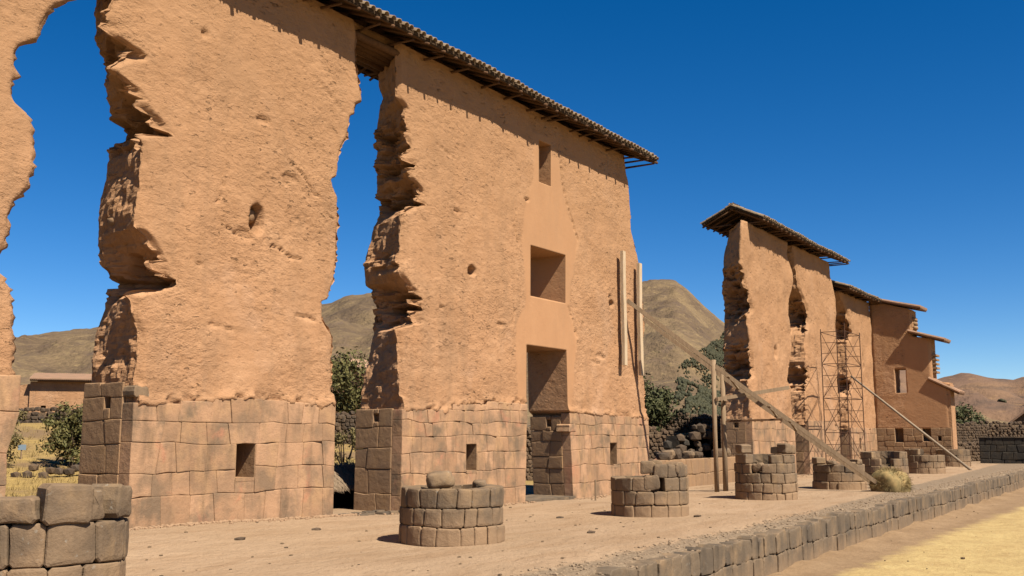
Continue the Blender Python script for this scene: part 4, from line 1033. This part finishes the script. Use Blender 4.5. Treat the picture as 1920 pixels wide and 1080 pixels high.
# ------------------------------------------------------------------ straw bundle at the brace foot
random.seed(41)
sb = empty('straw_bundle', (34.25, 7.85, 0), 'shaggy bundle of dry grass heaped over the foot of the brace timbers', 'straw')
mb = MB(); mb.rock((34.25, 7.85, .22), .62, .55, .45, 2, .3, 3); mb.build('straw_core', M['hay'], sb, smooth=True)
mb = MB()
for k in range(2600):
    a = random.uniform(0, 2 * pi); e = random.uniform(-.05, 1.35); q = Vector((cos(a) * cos(e), sin(a) * cos(e), sin(e)))
    p = Vector((34.25 + q.x * .56, 7.85 + q.y * .50, .12 + q.z * .55)); d = (Vector((q.x, q.y, -.35 + .9 * random.random())) + noise.random_unit_vector() * .7).normalized()
    l = random.uniform(.10, .34); w = d.cross(Vector((random.random(), random.random(), random.random()))).normalized() * .007
    t = p + d * l + Vector((0, 0, -.06 * l)); t.z = max(t.z, .0)
    mb.add([p - w, p + w, t], [(0, 1, 2)])
setp(mb.build('straw', M['hay'], sb, recalc=False), kind='stuff')

# ------------------------------------------------------------------ low thatched shelter behind the narrow gap
sh = empty('thatched_shelter', (19.8, 17.9, 0), 'low thatched cover with a dark hollow below, seen through the narrow gap at ground level', 'shelter')
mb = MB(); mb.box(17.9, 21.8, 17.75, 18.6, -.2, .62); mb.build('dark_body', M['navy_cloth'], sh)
mb = MB(); mb.prism([(17.6, 17.15, .44), (17.6, 17.9, .92), (17.6, 18.7, .44), (17.6, 18.7, .56), (17.6, 17.9, 1.04), (17.6, 17.15, .56)], (4.4, 0, 0)); mb.build('thatch_roof', M['thatch'], sh)
mb = MB()
for k in range(2400):
    x = random.uniform(17.6, 22.0); y = random.uniform(17.1, 17.95); z = lerp(.56, 1.06, (y - 17.15) / .75) + random.uniform(-.01, .03); mb.add([(x, y, z), (x + .018, y, z + .01), (x + random.uniform(-.03, .03), y - random.uniform(.12, .25), z - random.uniform(.08, .16))], [(0, 1, 2)])
setp(mb.build('thatch_straw', M['thatch'], sh, recalc=False), kind='stuff')
for x in (17.8, 21.8):
    for y in (17.3, 18.5): mb = MB(); mb.tube([(x, y, -.2), (x, y, .6)], .04, 6); mb.build('post', M['timber'], sh)

# ------------------------------------------------------------------ vegetation
def bush(name, c, rx, ry, h, lab, cat, mats='leaf', nc=26, nl=110, ls=.085, grp=None, seed=0, trunk=.07, low=.12):
    random.seed(500 + seed); zb = gz(c[0], c[1]) if len(c) < 3 else c[2]
    B = empty(name, (c[0], c[1], zb), lab, cat, grp)
    tr_ = MB(); cl = []
    for k in range(nc):
        while True:
            q = Vector((random.uniform(-1, 1), random.uniform(-1, 1), random.uniform(0, 1)))
            if q.x ** 2 + q.y ** 2 + ((q.z - .45) / .55) ** 2 < 1: break
        f = random.uniform(.7, 1.05)
        cl.append(Vector((c[0] + q.x * rx * f, c[1] + q.y * ry * f, zb + h * (low + q.z * (1 - low)))))
    fork = Vector((c[0], c[1], zb + h * .18))
    tr_.tube([(c[0], c[1], zb - .2), tuple(fork)], [trunk * 1.2, trunk], 7, .1)
    for p in cl[:14]:
        m_ = fork.lerp(p, .5) + noise.random_unit_vector() * .1 * h * .4; tr_.tube([tuple(fork), tuple(m_), tuple(p)], [trunk * .6, trunk * .35, trunk * .12], 5)
    tr_.build('trunk', M['bark'], B, smooth=True)
    lf = MB(); cr_ = min(rx, h * .6) * .34
    for p in cl:
        R = cr_ * random.uniform(.6, 1.2)
        for i in range(nl):
            d = noise.random_unit_vector(); q = p + d * R * random.random() ** .45; q.z = max(q.z, zb + .03)
            n = (d + noise.random_unit_vector() * .9 + Vector((0, 0, .3))).normalized(); t = n.cross(noise.random_unit_vector()).normalized(); b = n.cross(t)
            s_ = ls * random.uniform(.6, 1.3)
            lf.add([q - t * s_, q + b * s_ * .45, q + t * s_, q - b * s_ * .45], [(0, 1, 2, 3)])
    setp(lf.build('crown', M[mats], B, recalc=False))
    return B
bush('bush', (22.7, 34.0), 1.05, 1.1, 2.35, 'dense olive green bush in the dry field left of the tall holed pier', 'bush', 'leaf', 34, 120, .075, seed=1)
bush('bush', (20.4, 34.6), .75, .8, 2.6, 'sparse dry bush beside the pier at the left picture edge', 'bush', 'leaf_dry', 22, 70, .06, seed=2)
bush('bush', (27.6, 41.5), 1.6, 1.0, 1.2, 'low dry scrub at the foot of the fieldstone wall on the left', 'bush', 'leaf_dry', 22, 60, .06, seed=3)
bush('leafy_tree', (47.5, 43.2, 2.2), 3.1, 3.0, 4.6, 'green tree behind the narrow gap between the two near piers', 'tree', 'leaf', 44, 130, .14, seed=4, trunk=.15, low=.2)
bush('bush', (29.4, 26.8), .75, .9, 2.1, 'slender bush seen in the narrow gap above the thatched cover', 'bush', 'leaf_dry', 20, 90, .06, seed=5)
bush('leafy_tree', (53.2, 25.6, 1.6), 1.9, 1.8, 3.2, 'rounded dark green tree at the right edge of the doorway pier', 'tree', 'leaf_dark', 40, 130, .12, seed=6, trunk=.14)
bush('leafy_tree', (118, 20.0, 0), 2.6, 2.6, 5.0, 'small dark tree above the fieldstone walls at the far right', 'tree', 'leaf_dark', 30, 120, .2, seed=7, trunk=.18)
bush('leafy_tree', (96, 15.9, 0), 1.1, 1.1, 3.2, 'narrow tree just right of the cross wall, half hidden', 'tree', 'leaf_dark', 22, 90, .16, seed=8, trunk=.14)
# dry tufts in the field behind
mb = MB(); random.seed(61)
for k in range(2600):
    r = random.uniform(27, 56); th = radians(random.uniform(40, 61)); x, y = r * cos(th), r * sin(th); z = gz(x, y)
    for i in range(4):
        d = noise.random_unit_vector() * .09; mb.add([(x + d.x, y + d.y, z - .02), (x + d.x + .02, y + d.y, z - .02), (x + d.x * 2.2, y + d.y * 2.2, z + random.uniform(.08, .22))], [(0, 1, 2)])
setp(mb.build('dry_grass', M['straw'], None, recalc=False), 'dry yellow grass tufts in the field behind the ruin', 'grass', kind='stuff')
mb = MB()
for k in range(9000):
    x = random.uniform(16, 70); y = random.uniform(-3, 5.2) + .5 * nz(x * .9, 0, 0); z = -.83
    d = noise.random_unit_vector() * .05; mb.add([(x + d.x, y + d.y, z), (x + d.x + .018, y + d.y, z), (x + d.x * 2.2, y + d.y * 2.2, z + random.uniform(.03, .09))], [(0, 1, 2)])
setp(mb.build('short_grass', M['straw'], None, recalc=False), 'short yellow turf on the lower ground beside the terrace wall', 'grass', kind='stuff')
# wood on the hillside
random.seed(71); mb = MB(); n = 0; tries = 0
while n < 22000 and tries < 420000:
    tries += 1
    th = random.uniform(19.5, 25.0); r = 190 + 1570 * random.random(); z = hill_z(th, r, *HILL); e = (z - 1.8) / r
    if th < 23.7 and .064 < e < .097 - .011 * (th - 21) + .004 * nz(th * 3, 0, 3): p = 1.
    elif .012 < e < .066: 
        p = sm(25.4, 23.6, th + e * 22) * (.9 if nz(th * 1.6, e * 60, 2) > -.05 else .10)
    else: p = 0
    if random.random() > p: continue
    a = radians(th); h = random.uniform(1.8, 3.6) * (.22 + .7 * r / 1500); w = h * random.uniform(.30, .5); x, y = r * cos(a), r * sin(a)
    mb.rock((x, y, z + h * .5), w, w, h * .55, n % 60, .45, 1); n += 1
setp(mb.build('hillside_wood', M['conifer'], None, smooth=True, recalc=False), 'dark green wood covering the lower slope of the peaked hill', 'wood', kind='stuff')
mb = MB()
for k in range(1300):
    th = random.uniform(7.3, 8.6); e = lerp(.026, .037, (th - 7.3) / 1.3) + random.gauss(0, .0011); a = radians(th); r = lerp(3300, 2500, (8.6 - th) / 1.3) + random.gauss(0, 45)
    mb.rock((r * cos(a), r * sin(a), hill_z(th, r, FAR, 1500, 5000, 110) + 1), 6, 6, 3.4, k % 30, .4, 1)
setp(mb.build('hillside_wood', M['conifer'], None, smooth=True, recalc=False), 'thin dark strip of trees on the far reddish hillside at right', 'wood', kind='stuff')

# ------------------------------------------------------------------ walls and buildings behind
def fieldwall(name, lab, p, q, z0, z1, th=.6, size=.2, mat='field_stone', cat='stone wall', seed=0, ragged=.15, grp=None, coremat='rubble'):
    random.seed(700 + seed); p = Vector((*p, 0)); q = Vector((*q, 0)); L = (q - p).length; d = (q - p) / L; n = Vector((d.y, -d.x, 0))
    if n.dot(-p) < 0: n = -n
    W_ = empty(name, tuple((p + q) / 2 + Vector((0, 0, z0))), lab, cat, grp)
    mb = MB(); a, b = p - n * th, q - n * th
    mb.prism([(p.x, p.y, z0), (q.x, q.y, z0), (b.x, b.y, z0), (a.x, a.y, z0)], (0, 0, z1 - z0 - size * .5)); mb.build('wall_core', M[coremat], W_)
    st = MB(); rows = max(2, int((z1 - z0) / (size * .72))); k = 0
    for r_ in range(rows):
        z = z0 + (r_ + .5) * (z1 - z0 - size * .3) / rows; x = 0
        while x < L:
            s_ = size * random.uniform(.6, 1.25)
            if not (r_ == rows - 1 and random.random() < .25):
                c = p + d * x + n * random.uniform(-.03, .03); st.rock((c.x, c.y, z + random.uniform(-.02, .02)), s_ * .62, size * .5, size * .45 * random.uniform(.8, 1.15), k % 70, .3); k += 1
            x += s_ * 1.08
    for x in range(int(L / (size * .9))):
        c = p + d * x * size * .9 - n * random.uniform(.1, th); st.rock((c.x, c.y, z1 - size * .25 + random.uniform(0, ragged)), size * .6, size * .55, size * .45, x % 60, .3)
    setp(st.build('stone', M[mat], W_, smooth=False), kind='stuff')
    return W_
# left: retaining wall below the long adobe building
fieldwall('fieldstone_wall', 'dark fieldstone retaining wall under the long adobe building at left', (27, 60.5), (50, 47.5), 1.2, 3.25, .8, .32, seed=1)
ab = empty('adobe_building', (41, 56, 3.1), 'long adobe building with red tiled roof and a row of holes, far left', 'building')
def bpt(t, off, z): # along facade
    a = Vector((35.6, 57.9, 0)); b = Vector((46, 50, 0)); d = (b - a).normalized(); n = Vector((d.y, -d.x, 0))
    if n.dot(-a) < 0: n = -n
    p = a.lerp(b, t) + n * off; return (p.x, p.y, z)
mb = MB()
hs_ = [.05 + .1 * k for k in range(9)]
tcur = 0
for t in hs_ + [None]:
    t1 = t if t is not None else 1
    mb.prism([bpt(tcur, 0, 3.0), bpt(t1, 0, 3.0), bpt(t1, 0, 3.55), bpt(tcur, 0, 3.55)], Vector(bpt(0, -5, 0)) - Vector(bpt(0, 0, 0)))
    if t is not None: tcur = t + .022
mb.prism([bpt(0, 0, 3.545), bpt(1, 0, 3.545), bpt(1, 0, 5.0), bpt(0, 0, 5.0)], Vector(bpt(0, -5, 0)) - Vector(bpt(0, 0, 0)))
mb.prism([bpt(0, -1.2, 2.9), bpt(1, -1.2, 2.9), bpt(1, -1.2, 3.6), bpt(0, -1.2, 3.6)], Vector(bpt(0, -1, 0)) - Vector(bpt(0, 0, 0)))
mb.build('wall', M['adobe'], ab)
mb = MB(); dv = Vector(bpt(1.02, 0, 0)) - Vector(bpt(.0, 0, 0))
mb.prism([bpt(-.0, .42, 5.0), bpt(-.0, -2.5, 5.5), bpt(-.0, -5.4, 5.0), bpt(-.0, -5.4, 5.1), bpt(-.0, -2.5, 5.62), bpt(-.0, .42, 5.12)], dv); rf = mb.build('roof', M['rafter'], ab)
mb = MB()
for k in range(130):
    t = k / 129 * 1.02
    for s_ in (1, -1): mb.tube([bpt(t, .5 if s_ > 0 else -5.5, 5.13), bpt(t, -2.5, 5.62)], .05, 5)
setp(mb.build('roof_tile', M['red_tile'], rf), kind='stuff')
mb = MB(); mb.prism([bpt(-.13, -.2, 3.0), bpt(.02, -.2, 3.0), bpt(.02, -.2, 4.9), bpt(-.07, -.2, 4.7), bpt(-.12, -.2, 4.3)], Vector(bpt(0, -1.0, 0)) - Vector(bpt(0, 0, 0))); mb.build('broken_end_wall', M['adobe'], ab)
# small red roofed house glimpsed left of the doorway pier
hm = empty('small_house', (70, 57, 2), 'tiny house with a red roof glimpsed in the narrow gap', 'building')
mb = MB(); mb.box(69.3, 74, 61.2, 65, 2, 7.6); mb.build('wall', M['adobe'], hm)
mb = MB(); mb.prism([(69.0, 60.8, 7.5), (69.0, 63, 8.5), (69.0, 65.4, 7.5), (69.0, 63, 8.7)], (5.3, 0, 0)); mb.build('roof', M['red_tile'], hm)
# narrow gap: wall with niches
fieldwall('fieldstone_wall', 'fieldstone wall with small square niches seen in the narrow gap between the near piers', (40, 42.6), (48, 36.4), 1.2, 3.0, .8, .3, seed=2)
fieldwall('fieldstone_wall', 'low broken fieldstone row in the dry field beside the bush at left', (19.3, 31.6), (23.6, 30.6), -.1, .45, .5, .3, seed=3, ragged=.35)
# wide gap
fieldwall('fieldstone_wall', 'dark upper fieldstone wall of the back terrace, below the hillside wood', (50, 27.5), (62, 21.5), 1.7, 2.95, .8, .26, seed=4)
fieldwall('fieldstone_wall', 'brown fieldstone terrace wall seen in the wide gap beside the doorway pier', (36.5, 23.4), (43.0, 19.3), -.3, 2.05, .8, .24, seed=5)
bank = MB(); bank.prism([(36.8, 24.0, 1.85), (43.6, 19.8, 1.85), (62.5, 21.9, 1.9), (50.5, 28.2, 1.9)], (0, 0, -2)); setp(bank.build('back_terrace', M['sand'], None), kind='structure')
rb = empty('ruined_chamber', (44.5, 18.0, 0), 'rubble chamber with a black opening and boulders piled around it in the wide gap', 'ruined chamber')
mb = MB()
mb.box(42.6, 43.4, 18.8, 21, -.3, 1.6); mb.box(43.39, 47.6, 20.5, 21, -.3, 1.6); mb.box(46.9, 47.7, 17.8, 20.6, -.3, 1.6); mb.box(42.6, 47.8, 18.5, 21, 1.59, 1.75)
mb.build('chamber_wall', M['dark_stone'], rb)
random.seed(17)
def inop(x, z): return 43.2 + .9 * max(0, z - .6) < x < 46.6 and z < 1.45
pile = []
for k in range(900):
    x = random.uniform(39.6, 47.6); z = random.uniform(0, 2.25)
    hi = interp([(39.6, .5), (41, 1.3), (42.2, 2.0), (43.2, 2.3), (47.6, 2.25)], x)
    if z > hi or inop(x, z): continue
    y = interp([(39.6, 19.3), (42.6, 18.1), (47.6, 17.3)], x) + .5 * (z < 1.0) * 0 - .25 * (hi - z) * .3
    s_ = random.uniform(.14, .30)
    if any((x - a) ** 2 + (z - b) ** 2 < (.8 * (s_ + c)) ** 2 for a, b, c in pile): continue
    pile.append((x, z, s_))
    mb = MB(); mb.rock((x, y + random.uniform(-.08, .08), z), s_ * 1.15, s_ * .9, s_ * .85, k + 9, .45, 1); mb.build('boulder', M['dark_stone' if random.random() < .2 else 'field_stone'], rb)
# far right walls
fieldwall('fieldstone_wall', 'fieldstone wall running behind, just right of the stepped cross wall', (78, 15.4), (86.0, 12.4), -.2, 2.55, .7, .26, seed=6)
fieldwall('fieldstone_wall', 'low fieldstone wall before the farther wall, right of the cross wall', (70, 14.0), (77.5, 11.2), -.2, 1.15, .7, .28, seed=7)
fieldwall('fieldstone_wall', 'brown fieldstone wall with a pale top course at the far right edge, above the dark block wall', (86, 13.2), (92, 7.0), -.2, 2.7, .7, .28, seed=8)
random.seed(23)
bw = empty('block_wall', (73, 9.5, 0), 'dark wall of squared stone blocks at the right picture edge', 'stone wall')
Pa, Pb = Vector((71.4, 10.75, 0)), Vector((71.9, 4.5, 0)); dd = (Pb - Pa).normalized(); nn = Vector((-abs(dd.y), -.1, 0)).normalized()
bf = lambda a, b, d: tuple(Pa + dd * a + nn * d + Vector((0, 0, b)))
mb = MB(); mb.prism([bf(.05, -.3, -.06), bf(6.2, -.3, -.06), bf(6.2, 1.5, -.06), bf(.05, 1.5, -.06)], -nn * .8); mb.build('rubble_core', M['rubble'], bw)
courses(bw, bf, lambda z: 0, lambda z: 6.3, [-.3, .25, .7, 1.15, 1.62], M['dark_stone'], .3, .35, .7, seed=30, bevs=(.03, .045), pr=.05)
mb = MB(); mb.prism([bf(.0, 1.62, .05), bf(6.3, 1.62, .05), bf(6.3, 1.68, .05), bf(0, 1.68, .05)], -nn * .9); mb.build('coping', M['kerb_stone'], bw)
gb = empty('stone_gable', (108, 12, 0), 'gable of a small fieldstone house with a tiled roof, at the right picture edge', 'building')
mb = MB(); mb.prism([(106, 13.4, 0), (106, 13.4, 2.6), (106, 11.6, 4.0), (106, 9.8, 2.6), (106, 9.8, 0)], (6, 0, 0)); mb.build('wall', M['field_stone'], gb)
mb = MB(); mb.prism([(105.6, 13.8, 2.5), (105.6, 11.6, 4.2), (105.6, 9.4, 2.5), (105.6, 9.4, 2.3), (105.6, 11.6, 4.0), (105.6, 13.8, 2.3)], (7, 0, 0)); mb.build('roof', M['red_tile'], gb)

# small sign in the field
sg_ = empty('small_sign', (22.1, 36.2, 0), 'tiny pale blue notice plate on a short post in the yellow field', 'sign')
zf = gz(22.1, 36.2)
m = Mat('sign_blue', .5); M['sign_blue'] = m.col((.30, .40, .50)); m = Mat('sign_ink', .6); M['sign_ink'] = m.col((.05, .08, .12))
mb = MB(); mb.box(22.08, 22.12, 36.2, 36.24, zf - .1, zf + .35); mb.build('post', M['timber'], sg_)
mb = MB(); mb.prism([(21.97, 36.25, zf + .32), (22.20, 36.1, zf + .32), (22.20, 36.1, zf + .52), (21.97, 36.25, zf + .52)], (.02, .03, 0)); mb.build('plate', M['sign_blue'], sg_)

# ------------------------------------------------------------------ person half hidden by the doorway pier
def skin(name, J, E, mat, parent, lv=2):
    me = bpy.data.meshes.new(name); off = parent.location
    me.from_pydata([tuple(Vector(j[:3]) - off) for j in J], E, []); o = bpy.data.objects.new(name, me); COL.objects.link(o); o.parent = parent
    md = o.modifiers.new('skin', 'SKIN'); 
    for v, j in zip(me.skin_vertices[0].data, J): v.radius = (j[3], j[4] if len(j) > 4 else j[3])
    me.skin_vertices[0].data[0].use_root = True
    s_ = o.modifiers.new('sub', 'SUBSURF'); s_.levels = s_.render_levels = lv; me.materials.append(mat); return o
for nm, c in (('skin_tone', (.40, .22, .14)), ('red_shirt', (.50, .12, .09)), ('dark_trousers', (.05, .05, .07)), ('hair_black', (.02, .015, .012)), ('white_cloth', (.7, .68, .64))):
    m = Mat(nm, .8); M[nm] = m.col(c)
px, py = 34.9, 16.38
pz = gz(px, py)
pe = empty('person', (px, py, pz), 'person in a red top sitting low beside the edge of the doorway pier, mostly hidden', 'person')
body = [(px, py, pz + .48, .14, .12), (px - .02, py - .03, pz + .70, .13, .11), (px - .06, py - .08, pz + .92, .16, .11), (px - .08, py - .12, pz + 1.04, .06), (px - .10, py - .16, pz + 1.16, .09),
        (px + .10, py - .12, pz + .47, .085), (px + .05, py - .50, pz + .50, .065), (px + .03, py - .48, pz + .10, .045), (px + .02, py - .62, pz + .05, .04),
        (px - .12, py - .08, pz + .47, .085), (px - .14, py - .50, pz + .50, .065), (px - .14, py - .48, pz + .10, .045), (px - .15, py - .62, pz + .05, .04),
        (px + .13, py - .10, pz + .96, .055), (px + .17, py - .22, pz + .74, .045), (px + .08, py - .42, pz + .66, .035), (px + .05, py - .48, pz + .64, .03),
        (px - .24, py - .06, pz + .96, .055), (px - .28, py - .18, pz + .74, .045), (px - .20, py - .40, pz + .66, .035), (px - .17, py - .46, pz + .64, .03)]
EB = [(0, 1), (1, 2), (2, 3), (3, 4), (0, 5), (5, 6), (6, 7), (7, 8), (0, 9), (9, 10), (10, 11), (11, 12), (2, 13), (13, 14), (14, 15), (15, 16), (2, 17), (17, 18), (18, 19), (19, 20)]
skin('body', body, EB, M['skin_tone'], pe)
tops = [(px, py, pz + .52, .16, .14), (px - .02, py - .03, pz + .70, .15, .13), (px - .06, py - .08, pz + .93, .175, .125), (px + .13, py - .10, pz + .96, .068), (px + .17, py - .22, pz + .75, .056), (px + .10, py - .38, pz + .68, .045), (px - .24, py - .06, pz + .96, .068), (px - .28, py - .18, pz + .75, .056), (px - .21, py - .36, pz + .68, .045)]
skin('red_top', tops, [(0, 1), (1, 2), (2, 3), (3, 4), (4, 5), (2, 6), (6, 7), (7, 8)], M['red_shirt'], pe)
tro = [(px, py, pz + .47, .155, .14), (px + .10, py - .12, pz + .47, .10), (px + .05, py - .50, pz + .50, .08), (px + .03, py - .48, pz + .16, .058), (px - .12, py - .08, pz + .47, .10), (px - .14, py - .50, pz + .50, .08), (px - .14, py - .48, pz + .16, .058)]
skin('trousers', tro, [(0, 1), (1, 2), (2, 3), (0, 4), (4, 5), (5, 6)], M['dark_trousers'], pe)
mb = MB(); mb.rock((px - .10, py - .13, pz + 1.22), .10, .11, .09, 3, .1, 2); mb.build('hair', M['hair_black'], pe, smooth=True)
mb = MB(); mb.rock((34.9, 16.42, pz + .18), .30, .28, .24, 5, .3, 2); so = mb.build('seat_stone', M['field_stone'], None, smooth=True); setp(so, 'rough stone under the seated person beside the pier edge', 'stone')
